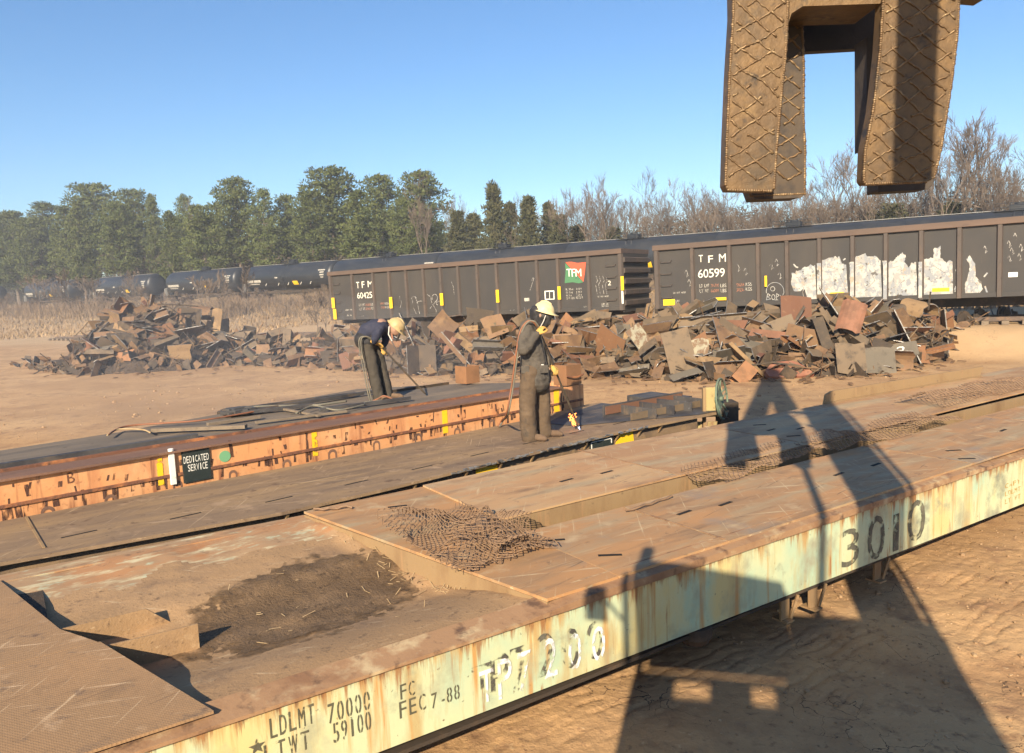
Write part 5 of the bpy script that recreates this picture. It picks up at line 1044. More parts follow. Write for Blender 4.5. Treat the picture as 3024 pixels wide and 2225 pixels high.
for k, (px, py) in enumerate(((2115, 735), (2150, 728), (2200, 745))):
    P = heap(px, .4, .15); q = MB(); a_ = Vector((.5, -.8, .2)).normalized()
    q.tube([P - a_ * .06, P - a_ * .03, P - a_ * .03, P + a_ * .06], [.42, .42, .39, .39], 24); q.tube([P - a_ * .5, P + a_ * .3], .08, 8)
    tag(q.build('wheel', m_under), ('dark steel wheel leaning at the right end of the heap', 'second dark wheel just right of the leaning wheel', 'rightmost dark wheel by the edge of the photo')[k], 'wheel', 'dark wheels beside the right heap')  # wheels toned extra dark, standing in for the shadow over this end
# small stones on the dirt
q = MB()
for k in range(2600):
    x, y = ru(1.2, 7.5), ru(3.2, 8.5)
    if k % 3 == 0: x, y = ru(-14, 12), ru(12, 26)
    z = ground(x, y); s = ru(.004, .011) * (1 + 2.2 * rnd() ** 6) * (2.2 if y > 10 else 1); q.ball((x, y, z + s * .3), (s, s * ru(.6, 1.2), s * .6), 5, 3)
for k in range(170):
    x = ru(60, 2200); b_ = Zp(x, hp(x)[1] + ru(-2, 26) * rnd(), 0); a = ru(0, PI); L = ru(.05, .22); d = Vector((math.cos(a), math.sin(a), ru(-.1, .2))) * L
    q.beam(b_ + Vector((0, 0, .05)) - d, b_ + Vector((0, 0, .05)) + d, ru(.03, .12), .02, 1)
tag(q.build('pebbles', [m_pebble, SCR[0]], fix=False), 'small stones, clods and metal bits scattered on the yard dirt', 'pebbles', kind='stuff')

# ------------------------------------------------------------------ people
def skinned(name, chains, voxel, mat, parent, wr=0.0, wf=9, smooth=6, ell=()):
    """one continuous surface: balls along tapering chains, fused by a voxel remesh and smoothed; wr adds cloth folds"""
    q = MB()
    for ch in chains:
        for (a, b) in zip(ch[:-1], ch[1:]):
            A_, B_ = Vector(a[:3]), Vector(b[:3]); L = (B_ - A_).length; n = max(2, int(L / (.35 * min(a[3], b[3])) + 1))
            for k in range(n + 1):
                t = k / n; P = A_.lerp(B_, t); r1 = a[3] + (b[3] - a[3]) * t
                if len(a) > 4 or len(b) > 4: ya, yb_ = a[-1] if len(a) > 4 else a[3], b[-1] if len(b) > 4 else b[3]; q.ball(P, (r1, ya + (yb_ - ya) * t, r1), 12, 8)
                else: q.ball(P, r1, 12, 8)
    for c, r in ell: q.ball(c, r, 16, 12)
    me = q.mesh('t', mat, fix=False); o = bpy.data.objects.new('t', me); COL.objects.link(o)
    m = o.modifiers.new('r', 'REMESH'); m.mode = 'VOXEL'; m.voxel_size = voxel; m.use_smooth_shade = True
    s = o.modifiers.new('s', 'SMOOTH'); s.iterations = smooth; s.factor = .5
    dg = bpy.context.evaluated_depsgraph_get(); dg.update(); m2 = bpy.data.meshes.new_from_object(o.evaluated_get(dg)); bpy.data.objects.remove(o); bpy.data.meshes.remove(me)
    m2.name = name
    if wr:
        nn = [v.normal.copy() for v in m2.vertices]
        for v, n in zip(m2.vertices, nn):
            p = v.co; f = noise.noise(Vector((p.x * wf, p.y * wf, p.z * wf * .8))) + .6 * noise.noise(Vector((p.x * wf * 2.3, p.y * wf * 2.3, p.z * wf * 3)))
            v.co = p + n * wr * f
    m2.materials.clear(); m2.materials.append(mat); m2.polygons.foreach_set('use_smooth', [True] * len(m2.polygons))
    r = bpy.data.objects.new(name, m2); COL.objects.link(r)
    if parent: r.parent = parent
    return r
def hand(W, F, Pm, curl=1.0, mirror=1, s=1.0):
    """palm at W reaching along F with palm normal Pm; four unequal curled fingers and a side thumb"""
    W, F, Pm = Vector(W), Vector(F).normalized(), Vector(Pm).normalized(); S = F.cross(Pm).normalized() * mirror; ch = []
    for k, (off, L) in enumerate(((-.030, .072), (-.010, .082), (.010, .076), (.029, .060))):
        b = W + (F * .085 + S * off) * s; p = b.copy(); c = [(*(W + (F * .02 + S * off * .8) * s), .019 * s), (*b, .0135 * s)]; ang = .35 * curl
        for j in range(3):
            d = F * math.cos(ang) + Pm * math.sin(ang); p = p + d * (L * (.45, .32, .23)[j]) * s; c.append((*p, (.0125, .0115, .010)[j] * s)); ang += .75 * curl
        ch.append(c)
    t0 = W + (F * .02 - S * .032) * s; t1 = t0 + (F * .03 - S * .028 + Pm * .015) * s; t2 = t1 + (F * .032 - S * .006 + Pm * .022) * s; t3 = t2 + (F * .02 + Pm * .016 + S * .008) * s
    ch.append([(*t0, .019 * s), (*t1, .016 * s), (*t2, .014 * s), (*t3, .012 * s)])
    ch.append([(*(W - F * .04 * s), .030 * s), (*W, .031 * s), (*(W + F * .06 * s), .030 * s)]); return ch
def helmet(parent, c, tilt, mat, turn=0, r=.125):
    q = MB(); n = 28; rows = 9; vs = []
    for j in range(rows + 1):
        th = PI / 2 * j / rows
        for i in range(n):
            ph = 2 * PI * i / n; k = 1 + .03 * math.cos(ph * 2); vs.append((r * 1.12 * math.sin(th) * math.cos(ph) * k, r * .95 * math.sin(th) * math.sin(ph), r * 1.02 * math.cos(th)))
    base = (rows) * n; fs = []
    for j in range(rows):
        for i in range(n): fs.append((j * n + i, (j + 1) * n + i, (j + 1) * n + (i + 1) % n, j * n + (i + 1) % n))
    b = len(vs)
    for i in range(n):                                          # brim, longer at the front (+x)
        ph = 2 * PI * i / n; e = .022 + .045 * max(0, math.cos(ph)) ** 2; x, y, z = vs[base + i]; vs.append((x + e * math.cos(ph), y + e * math.sin(ph), z - .012))
    for i in range(n): fs.append((base + i, b + i, b + (i + 1) % n, base + (i + 1) % n))
    q.add(vs, fs)
    q.tube([(-r * 1.1, 0, .01), (-r * .5, 0, r * .93), (0, 0, r * 1.06), (r * .5, 0, r * .93), (r * 1.1, 0, .01)], [.006, .012, .014, .012, .006], 6)
    o = q.build('hard_hat', mat, parent, smooth=True); o.location = c; o.rotation_euler = (0, tilt, turn)
    sd = o.modifiers.new('solid', 'SOLIDIFY'); sd.thickness = .004; return o
def boot(parent, heel, ang, s=1.0):
    d = Vector((math.cos(ang), math.sin(ang), 0)); h = Vector(heel)
    return skinned('boot', [[(*(h + Vector((0, 0, .045))), .045), (*(h + d * .09 + Vector((0, 0, .05))), .046), (*(h + d * .19 + Vector((0, 0, .042))), .044), (*(h + d * .225 + Vector((0, 0, .034))), .034)], [(*(h + Vector((.0, 0, .05))), .05), (*(h + Vector((0, 0, .2))), .058)]], .011, m_boot, parent, .003, 20)

# the standing torch cutter (x to the right in the photo, y away from the camera)
MP = Zp(1180, 963, .918)
man = empty('person', (MP.x - .02, MP.y, .918), 'person standing in dark jacket and cream hard hat, holding a long torch', 'person', 'torch cutters')
HJ, HR = (.03, .17), (.05, -.12)
skinned('body', [[(.0, .03, .92, .115, .15), (-.03, .03, 1.12, .105, .14), (-.05, .03, 1.36, .115, .17), (-.03, .02, 1.48, .06, .07), (.05, .02, 1.55, .055)],
    [(-.05, -.08, .90, .085), (-.10, -.08, .50, .06), (-.10, -.07, .10, .045), (-.09, -.07, .05, .04)], [(.07, .13, .90, .085), (.10, .14, .50, .06), (.08, .15, .10, .045), (.09, .15, .05, .04)],
    [(-.08, -.16, 1.41, .055), (-.13, -.24, 1.19, .045), (.0, -.17, 1.32, .036), (.05, -.13, 1.39, .030)],
    [(-.02, .20, 1.40, .055), (.13, .26, 1.16, .045), (.22, .16, .95, .034), (.25, .10, .90, .028)]], .016, m_skin, man,
    ell=[((.115, .01, 1.61), (.098, .078, .115)), ((.20, -.005, 1.575), (.022, .018, .025)), ((.10, -.078, 1.60), (.018, .012, .028)), ((.10, .092, 1.60), (.018, .012, .028)), ((.17, -.03, 1.60), (.018, .012, .012)), ((.17, .035, 1.60), (.018, .012, .012))])
skinned('trousers', [[(-.01, .03, .98, .13, .165), (-.005, .03, .86, .14, .175)], [(-.05, -.07, .88, .13), (-.085, -.075, .70, .122), (-.108, -.08, .46, .112), (-.108, -.07, .20, .112), (-.095, -.065, .085, .116), (-.085, -.06, .045, .116)],
    [(.06, .12, .88, .12), (.095, .135, .70, .110), (.105, .145, .46, .102), (.095, .15, .20, .106), (.10, .15, .085, .108), (.105, .15, .05, .108)]], .014, m_trous, man, .009, 9, 4)
skinned('jacket', [[(.0, .03, .83, .185, .20), (-.005, .03, .95, .175, .195), (-.025, .03, 1.15, .160, .19), (-.055, .03, 1.34, .142, .20), (-.06, .03, 1.43, .115, .17), (-.035, .025, 1.50, .075, .085)],
    [(-.07, -.13, 1.42, .085), (-.115, -.20, 1.33, .080), (-.135, -.25, 1.19, .075), (-.075, -.22, 1.24, .068), (.00, -.18, 1.32, .058), (.035, -.15, 1.365, .053)],
    [(-.03, .18, 1.41, .085), (.05, .24, 1.30, .078), (.13, .265, 1.16, .070), (.18, .22, 1.05, .060), (.225, .15, .955, .052)], [(.015, .03, .80, .205, .215), (.01, .03, .86, .19, .205)]], .013, m_jacket, man, .012, 9, 4)
q = MB(); q.obox((.12, -.185, .93), (.055, .012, .0), (0, .006, 0), (0, 0, .05)); q.obox((-.12, -.17, .93), (.05, -.02, 0), (0, .006, 0), (0, 0, .05)); q.build('pocket', m_jacket, man, bevel=.008)
q = MB(); q.tube([(.09, -.155, 1.40), (.115, -.165, 1.25), (.145, -.17, 1.05), (.175, -.165, .84)], .006, 5); q.build('zip', m_shield, man)
q = MB(); q.obox((.10, -.178, .965), (.017, .004, 0), (.0, .003, 0), (0, 0, .026)); q.build('chest_label', m_strap, man)
skinned('leather_hood', [[(.06, .015, 1.64, .095, .10), (.05, .015, 1.56, .085, .095), (.09, .01, 1.49, .07, .085), (.12, .0, 1.43, .045, .06)], [(.13, -.005, 1.60, .085, .085), (.20, -.02, 1.575, .05, .07), (.19, -.02, 1.52, .045, .065), (.15, -.01, 1.46, .04, .06)]], .013, m_shield, man, .008, 12)
q = MB(); q.prism([(.225, -.075, 1.64), (.245, .055, 1.63), (.215, .06, 1.47), (.195, -.08, 1.48)], (.012, .0, -.004)); q.build('face_shield', m_shield, man, bevel=.004)
q = MB(); q.tube([(.165, -.105, 1.60), (.135, -.115, 1.53), (.095, -.10, 1.46)], .006, 5); q.build('strap', m_strap, man)
helmet(man, (.15, .01, 1.655), .30, m_hat, -.25, .118)
skinned('glove', hand((.045, -.145, 1.375), (.10, .05, .12), (.5, .6, -.3), 1.2), .008, m_glove, man, .002, 30, 3)
q_ = skinned('glove', hand((.238, .12, .925), (.35, -.45, -.55), (-.4, .6, -.5), 1.3, -1), .008, m_glove, man, .002, 30, 3)
boot(man, (-.10, -.07, 0), -.45); boot(man, (.10, .15, 0), -.15)
def in_w(o_, p): return Vector((o_.location.x + p[0], o_.location.y + p[1], o_.location.z + p[2]))
# the torch he holds
def torch(name_label, P0, P1, grp):
    q = MB(); P0, P1 = Vector(P0), Vector(P1); d = (P1 - P0).normalized(); s = d.orthogonal().normalized()
    q.tube([P0 + s * .008, P1 - d * .10 + s * .008], .007, 6); q.tube([P0 - s * .008, P1 - d * .10 - s * .008], .007, 6); q.tube([P0 - d * .12, P0 + d * .12], .017, 8); q.tube([P1 - d * .13, P1 - d * .05, P1], [.015, .017, .008], 8); q.tube([P0 + d * .02, P0 + d * .02 + s * .05], .01, 6)
    return tag(q.build('cutting_torch', m_brass), name_label, 'torch', grp)
tw = Zp(1268, 942, .925)
torch('long cutting torch held by the standing worker, sparks at its tip', in_w(man, (.06, -.10, 1.44)), (tw.x, tw.y - .05, .97), 'cutting torches')
q = MB(); rr = random.Random(3)
for k in range(70):
    a = rr.uniform(0, 2 * PI); z = rr.uniform(.0, .16); r_ = .02 + .035 * rr.random(); c = Vector((tw.x - .05 - z * .22 + r_ * math.cos(a), tw.y - .05 + r_ * math.sin(a), 1.0 + z)); e = Vector((rr.uniform(-.012, .012), rr.uniform(-.012, .012), rr.uniform(-.014, .014)))
    q.tube([c - e, c + e * 1.2], rr.uniform(.003, .008), 4)
tag(q.build('sparks', m_spark, fix=False), 'orange glowing sparks around the tip of the torch', 'sparks', kind='stuff')
q = MB(); q.tube([(tw.x - .015, tw.y - .05, 1.02), (tw.x + .0, tw.y - .045, .97), (tw.x + .02, tw.y - .03, .925)], [.008, .012, .004], 6); tag(q.build('flame', m_flame, smooth=True), 'small blue-white flame under the torch tip', 'flame')
for dx, lb in ((0, 'red hose over the shoulder of the standing worker'), (.022, 'second brown hose beside the red one over his shoulder')):
    e = Zp(1092, 938, .92)
    hose(None, [in_w(man, (.05 + dx, -.11, 1.46)), in_w(man, (.0 + dx, -.16, 1.53)), in_w(man, (-.08 + dx, -.17, 1.53)), in_w(man, (-.17 + dx, -.21, 1.40)), in_w(man, (-.235 + dx, -.22, 1.10)), in_w(man, (-.30 + dx, -.15, .72)), in_w(man, (-.38 + dx, -.05, .35)), (e.x + .06 + dx, e.y - .02, 1.03), (e.x + dx, e.y, .935)], .011, m_hose if dx == 0 else m_hoseg, lb, 'gas hoses')

# the bent torch cutter on the orange car
FP = Zp(828, 876, ZC); FS = (FP.y / 2270 / 4.13)                # metres per pixel of the enlarged crop
fm = empty('person', (FP.x, FP.y, ZC - .016), 'person bent forward in navy shirt and olive trousers, tan helmet, holding a torch', 'person', 'torch cutters')
skinned('body', [[(-.12, 0, .95, .10, .14), (-.04, 0, 1.08, .10, .14), (.12, 0, 1.13, .11, .16), (.20, 0, 1.11, .05), (.27, 0, 1.09, .05)],
    [(-.12, -.07, .93, .085), (-.03, -.09, .52, .06), (.02, -.09, .10, .045), (.02, -.09, .05, .04)], [(-.10, .09, .93, .085), (.06, .10, .52, .06), (.13, .10, .10, .045), (.13, .1, .05, .04)],
    [(.13, -.15, 1.11, .052), (.06, -.21, .98, .043), (.02, -.15, .90, .032), (.03, -.11, .88, .028)], [(.14, .15, 1.11, .052), (.14, .19, .90, .043), (.10, .08, .80, .032), (.09, .05, .79, .028)]], .016, m_skin, fm,
    ell=[((.33, 0, 1.07), (.095, .078, .105)), ((.385, 0, .99), (.022, .018, .02)), ((.33, -.078, 1.06), (.018, .012, .026)), ((.33, .078, 1.06), (.018, .012, .026)), ((.37, -.03, 1.01), (.014, .012, .014)), ((.37, .03, 1.01), (.014, .012, .014))])
skinned('trousers', [[(-.13, 0, .97, .135, .16), (-.12, 0, .88, .13, .165)], [(-.12, -.075, .88, .115), (-.055, -.09, .66, .10), (-.02, -.095, .44, .088), (.02, -.095, .18, .086), (.03, -.09, .07, .09)],
    [(-.08, .09, .88, .11), (.03, .10, .66, .095), (.08, .10, .44, .085), (.13, .10, .18, .082), (.14, .10, .07, .086)]], .016, m_trous2, fm, .011, 12)
skinned('shirt', [[(-.15, 0, .93, .145, .165), (-.09, 0, 1.04, .145, .165), (.04, 0, 1.10, .135, .18), (.14, 0, 1.11, .11, .175), (.20, 0, 1.10, .065, .075)], [(.12, -.14, 1.10, .08), (.085, -.20, 1.02, .072), (.045, -.20, .95, .06), (.025, -.155, .905, .048)],
    [(.14, .14, 1.10, .08), (.15, .19, .98, .07), (.14, .16, .88, .058), (.105, .10, .81, .046)]], .015, m_navy, fm, .009, 10)
skinned('tool_belt', [[(-.145, -.02, .93, .155, .175), (-.11, -.02, .89, .15, .175)]], .014, m_shield, fm, .003, 12)
q = MB(); q.obox((.07, -.185, .945), (.05, 0, .02), (0, .012, 0), (-.012, 0, .03)); q.build('green_patch', m_green, fm, bevel=.006)
helmet(fm, (.345, 0, 1.115), .75, m_hat2, -.15, .122)
q = MB(); q.ball((.30, -.01, 1.20), (.05, .05, .04), 12, 8); q.build('headband_knob', m_hat2, fm, smooth=True)
q = MB(); q.prism([(.42, -.09, 1.07), (.42, .09, 1.07), (.33, .08, .90), (.33, -.08, .90)], (.012, 0, -.012)); q.build('face_shield', m_shield, fm, bevel=.004)
q = MB(); q.tube([(.25, -.08, 1.12), (.235, -.09, 1.0), (.28, -.085, .90)], .010, 6); q.build('strap', m_strap, fm)
q = MB(); q.obox((.285, -.085, .97), (.012, 0, 0), (0, .006, 0), (-.006, 0, .045)); q.build('red_tag', m_redcast, fm)
skinned('glove', hand((.025, -.14, .895), (.5, .5, -.3), (.3, .1, -.9), 1.2), .009, m_glove, fm, .002, 30, 3); skinned('glove', hand((.095, .07, .80), (.3, -.6, -.3), (-.2, -.3, -.9), 1.2, -1), .009, m_glove, fm, .002, 30, 3)
boot(fm, (.02, -.09, 0), -.3); boot(fm, (.13, .10, 0), -.1)
tf = Zp(933, 866, ZC)
torch('long cutting torch held low by the bent worker', in_w(fm, (.03, -.10, .93)), (tf.x, tf.y, ZC + .01), 'cutting torches')
e = Zp(805, 870, ZC)
for dx, lb in ((0, 'grey hose looping down from the hip of the bent worker'), (.03, 'second hose beside the loop at the hip of the bent worker')):
    hose(None, [in_w(fm, (-.0 + dx, -.15, .93)), in_w(fm, (-.10 + dx, -.22, .99)), in_w(fm, (-.17 + dx, -.25, .96)), in_w(fm, (-.18 + dx, -.25, .80)), in_w(fm, (-.14 + dx, -.22, .45)), in_w(fm, (-.10 + dx, -.2, .12)), in_w(fm, (-.08 + dx, -.18, .02))], .009, m_hoseg, lb, 'gas hoses')
hose(None, [in_w(fm, (-.05, -.2, .015)), in_w(fm, (.05, -.24, .06)), in_w(fm, (.14, -.26, .10)), in_w(fm, (.24, -.25, .06)), in_w(fm, (.34, -.24, .015))], .012, m_hose, 'short hose loop lying at the boots of the bent worker', 'gas hoses')
hose(None, [in_w(fm, (-.15, -.25, .015)), in_w(fm, (-.02, -.3, .03)), in_w(fm, (.12, -.29, .04)), in_w(fm, (.2, -.3, .015))], .012, m_hoseg, 'grey hose lying in front of the boots of the bent worker', 'gas hoses')

# ------------------------------------------------------------------ the material handler the photo is taken from: cab round the camera, boom on its right, grapple ahead
ex = empty('material_handler', (0, 0, 0), 'tracked material handler whose cab the yard is seen from, throwing the large shadow', 'excavator', None, -math.radians(15))
def xb(name, m, x0, x1, y0, y1, z0, z1, bevel=.02):
    q = MB(); q.box(x0, x1, y0, y1, z0, z1); return q.build(name, m, ex, bevel=bevel)
xb('cab_floor', m_excd, -.64, .46, -1.0, .5, 1.55, 1.7); xb('cab_roof', m_exc, -.60, .44, -1.0, .5, 3.25, 3.33, .03)
xb('cab_side', m_exc, -.66, -.62, -1.0, .0, 1.7, 3.25); xb('cab_side', m_exc, .44, .48, -1.0, .1, 1.7, 3.25)
xb('cab_pillar', m_excd, -.66, -.61, .36, .42, 1.7, 3.25); xb('cab_pillar', m_excd, .42, .48, .44, .5, 1.7, 3.25)
xb('cab_front', m_exc, -.62, .44, .46, .5, 1.7, 1.95)
q = MB()
for x0, x1, z0, z1 in ((-.66, .48, 1.6, 3.06), (-.66, -.37, 3.06, 3.25), (-.13, .16, 3.06, 3.25), (.31, .48, 3.06, 3.25), (-.37, .31, 3.21, 3.25), (-.37, .31, 3.06, 3.085)): q.box(x0, x1, -1.04, -1.0, z0, z1)
q.build('cab_rear_wall', m_exc, ex)
q = MB(); q.tube([(-.62, .1, 3.0), (-.78, .45, 3.05)], .012, 6); q.box(-.86, -.74, .44, .47, 2.86, 3.08); q.build('mirror', m_excd, ex)
q = MB(); q.tube([(-.54, .3, 3.33), (-.54, .3, 3.54)], .045, 10); q.build('beacon', m_exc, ex)
xb('engine_housing', m_exc, .47, 1.64, -3.6, -1.1, 1.3, 3.93, .06); xb('rear_housing', m_exc, -.66, .48, -3.6, -1.1, 1.3, 2.5, .06); xb('counterweight', m_exc, -.7, 2.3, -4.3, -3.6, 1.2, 2.9, .15); xb('platform', m_excd, -.66, 1.7, -3.6, .1, 1.2, 1.55, .04)  # unseen engine housing made extra tall so its shadow fills the gap beside the cab
xb('side_tank', m_exc, .70, 2.3, -1.05, -.1, 1.55, 2.42, .05); xb('catwalk', m_excd, .5, 1.64, -1.1, -.3, 2.42, 2.95, .02)
for x0 in (-.9, 1.5):
    q = MB(); prof = [(1.2 + .42 * math.cos(math.radians(a)), .45 + .42 * math.sin(math.radians(a))) for a in range(-90, 91, 15)] + [(-3.2 + .42 * math.cos(math.radians(a)), .45 + .42 * math.sin(math.radians(a))) for a in range(90, 271, 15)]
    q.prism([(x0, y, z) for y, z in prof], (.5, 0, 0)); q.build('crawler_track', m_excd, ex, bevel=.02)
q = MB(); q.tube([(.55, -1.2, .8), (.55, -1.2, 1.2)], .7, 24); q.build('slew_ring', m_excd, ex)
BO, BT = Vector((1.33, -.2, 2.0)), Vector((1.33, 5.3, 8.9))
q = MB(); q.beam(BO, BT, .50, .55); q.build('boom', m_exc, ex, bevel=.04)
GT = Vector((.45, 4.0, 5.3))
q = MB(); q.beam(BT + Vector((0, .1, .1)), GT, .34, .40); q.build('stick', m_exc, ex, bevel=.04)
q = MB(); q.tube([(.74, -.1, 2.6), (.76, .5, 3.5), (.775, 1.1, 4.45)], .038, 10); q.tube([(.775, 1.1, 4.45), (.80, 1.9, 5.7)], .085, 12); q.tube([(.80, 1.9, 5.7), (1.2, 2.4, 5.4)], .05, 8); q.build('boom_cylinder', m_excd, ex)
q = MB(); q.tube([(1.63, -.1, 2.5), (1.63, 1.0, 4.1), (1.64, 2.3, 5.6)], .03, 8); q.build('boom_hoses', m_excd, ex)
# grapple: two pairs of hard-faced tines joined by a cross plate (photo pixels traced at the real distance)
def ex_w(p): return Matrix.Rotation(-math.radians(15), 3, 'Z') @ Vector(p)
gr = empty('grapple', (1.45, 3.45, 4.1), 'rusty steel grapple jaw with crosshatched weld beads hanging at the top right', 'grapple')
def gq(px, py, Y):                                            # pixel on the vertical plane y = Y, in the grapple's own frame
    d = ray(px, py); P = EYE + d * (Y / d.y); return P - Vector((1.45, 3.45, 4.1))
def tine(front, Y0, Y1, inner, thick, beads, name='tine'):
    """front: outline of the worn face (pixels); the tine runs back from plane Y0 by 'thick'"""
    P = [gq(x, y, Y0) for x, y in front]; q = MB(); q.prism(P, (0, thick, 0)); o = q.build(name, m_grap, gr, bevel=.012); return o
LW = [(1605, -230), (1608, 30), (1600, 160), (1594, 300), (1591, 405), (1597, 417), (1690, 419), (1697, 412), (1702, 330), (1712, 220), (1722, 120), (1727, 20), (1728, -230)]
RW = [(1940, -230), (1937, 0), (1930, 110), (1915, 240), (1897, 330), (1894, 396), (1900, 404), (2030, 398), (2048, 388), (2062, 330), (2086, 180), (2100, 60), (2108, -230)]
tl = tine(LW, 3.30, 0, 0, .09, 0); tr = tine(RW, 3.30, 0, 0, .07, 0)
q = MB(); q.prism([gq(x, y, 3.32) for x, y in ((1730, -230), (1938, -230), (1936, 8), (1760, 14), (1735, 30), (1726, 60))], (0, .25, 0)); q.build('cross_plate', m_grap, gr, bevel=.01)
q = MB(); q.prism([gq(x, y, 3.75) for x, y in ((1700, -140), (1960, -140), (1935, 104), (1760, 114))], (0, .05, 0)); q.build('rear_plate', m_grapshade, gr, bevel=.008)
def inside(p, pl):
    c = False; n = len(pl)
    for i in range(n):
        a, b = pl[i], pl[i - 1]
        if (a[1] > p[1]) != (b[1] > p[1]) and p[0] < (b[0] - a[0]) * (p[1] - a[1]) / (b[1] - a[1]) + a[0]: c = not c
    return c
def beads(outline, Y, parent, sp=44):
    rr = random.Random(5); q = MB()
    cx = sum(p[0] for p in outline) / len(outline)
    for fam, sl in ((0, -.62), (1, .80)):
        for k in range(-14, 30):
            seg = []
            for x in range(1570, 2130, 4):
                y = k * sp + 7 * noise.noise(Vector((k * 1.7, fam, 3))) + (x - cx) * (sl + .10 * noise.noise(Vector((k * 2.3, fam, 8)))) + 9 * noise.noise(Vector((x * .02, k, fam)))
                if y > -200 and y < 395 and noise.noise(Vector((x * .05, k * 3.1, fam * 7))) < .5 and inside((x, y), outline) and inside((x - 5, y), outline) and inside((x + 5, y), outline):
                    seg.append((x, y))
                else:
                    if len(seg) > 3: q.tube([gq(a_, b_ + rr.uniform(-1.6, 1.6), Y) for a_, b_ in seg], [rr.uniform(.0025, .0068) for _ in seg], 6)
                    seg = []
            if len(seg) > 3: q.tube([gq(x, y + rr.uniform(-1.6, 1.6), Y) for x, y in seg], [rr.uniform(.0025, .0068) for _ in seg], 6)
    for side in (0, 1):                                        # beaded edges
        pass
    n = len(outline)
    for i in range(n):
        a, b = outline[i], outline[(i + 1) % n]; L = math.hypot(a[0] - b[0], a[1] - b[1]); m = int(L / 5)
        if a[1] < -150 and b[1] < -150: continue
        for k in range(m):
            t = k / m; c = gq(a[0] + (b[0] - a[0]) * t, a[1] + (b[1] - a[1]) * t, Y + .004); q.ball(c, (rr.uniform(.006, .010), .007, rr.uniform(.005, .009)), 6, 4)
    return q.build('weld_beads', m_weld, parent, smooth=True)
q = MB(); q.prism([gq(x, y, 3.57) for x, y in ((1640, 60), (1728, 40), (1758, 60), (1762, 150), (1761, 250), (1765, 330), (1764, 428), (1755, 434), (1655, 438), (1645, 410), (1640, 250))], (0, .13, 0)); lt_ = q.build('rear_tine', m_grapshade, gr, bevel=.012)
beads([(1640, 60), (1728, 40), (1758, 60), (1762, 150), (1761, 250), (1765, 330), (1764, 425), (1645, 430)], 3.569, lt_)
q = MB(); q.prism([gq(x, y, 3.58) for x, y in ((1925, 300), (2050, 300), (2046, 404), (2035, 416), (1925, 422))], (0, .11, 0)); q.build('rear_tine', m_grapshade, gr, bevel=.012)
q = MB(); q.prism([gq(x, y, 3.56) for x, y in ((1900, 80), (1935, 80), (1925, 300), (1900, 330))], (0, .12, 0)); q.build('inner_web', m_grapshade, gr, bevel=.006)
beads(LW, 3.299, tl); beads(RW, 3.299, tr)
q = MB(); q.prism([gq(1640, -225, 3.35), gq(2100, -225, 3.35), gq(2060, -420, 3.35), gq(1700, -420, 3.35)], (0, .8, 0)); q.build('jaw_head', m_grap, gr, bevel=.03)
q = MB(); hd = gq(1880, -420, 3.7); q.tube([hd + Vector((0, 0, -.1)), hd + Vector((0, 0, .35))], .28, 20); q.tube([hd + Vector((0, 0, .3)), ex_w(GT) - Vector((1.45, 3.45, 4.1))], .12, 12); q.build('rotator', m_excd, gr)
q = MB(); q.beam(gq(2100, -10, 3.6), gq(2150, -6, 3.6), .1, .04); q.build('side_lug', m_grap, gr)

# ------------------------------------------------------------------ trees
def tree_mesh_pine(seed, H=16, R=3.2, base=.22, mat=None, dens=1.0, top=1.0):
    rr = random.Random(seed); tr = MB(); cr = MB()
    tr.tube([(.25 * noise.noise(Vector((seed, k * .3, 0))), .25 * noise.noise(Vector((k * .3, seed, 1))), H * k / 10) for k in range(11)], [.24 * (1 - k / 10.5) + .02 for k in range(11)], 7)
    clumps = []
    z = H * base
    while z < H * .985:
        f = (z / H - base) / (1 - base); prof = (1 - f) ** (.55 * top) * (.72 + .28 * min(1, f * 4)) + .06
        nb = rr.choice((3, 4, 5)); a0 = rr.uniform(0, 6.3)
        for b in range(nb):
            if rr.random() > .86: continue
            a = a0 + 2 * PI * b / nb + rr.uniform(-.4, .4); L = R * prof * rr.uniform(.55, 1.12); d = Vector((math.cos(a), math.sin(a), rr.uniform(.05, .45)))
            p0 = Vector((0, 0, z)); p1 = p0 + d * L; tr.tube([p0, p0 + d * L * .5 + Vector((0, 0, -.08)), p1], [.06 * prof + .015, .035, .012], 4, caps=False)
            for k in range(max(2, int(L / .62))):
                t = (k + 1) / max(2, int(L / .62)); clumps.append((p0 + d * L * t + Vector((rr.uniform(-.3, .3), rr.uniform(-.3, .3), rr.uniform(-.1, .35))), rr.uniform(.42, .85) * (.75 + .35 * prof)))
        z += rr.uniform(.32, .55) * H / 16
    clumps.append((Vector((0, 0, H)), .5))
    for c, r in clumps:
        for k in range(int(30 * dens)):
            u = Vector((rr.gauss(0, 1), rr.gauss(0, 1), rr.gauss(0, 1))).normalized(); p = c + Vector((u.x, u.y, u.z * .62)) * r * rr.random() ** .4
            d = (u + Vector((rr.uniform(-.6, .6), rr.uniform(-.6, .6), rr.uniform(0, .9)))).normalized(); s = d.orthogonal().normalized(); s.rotate(Matrix.Rotation(rr.uniform(0, 6.3), 3, d)); L = rr.uniform(.22, .42); ww = rr.uniform(.05, .10)
            cr.add([p - s * ww, p + s * ww, p + d * L + s * ww * .5, p + d * L - s * ww * .5], [(0, 1, 2, 3)])
    return tr.mesh('trunk', m_bark, fix=False), cr.mesh('crown', mat or m_pine, fix=False)
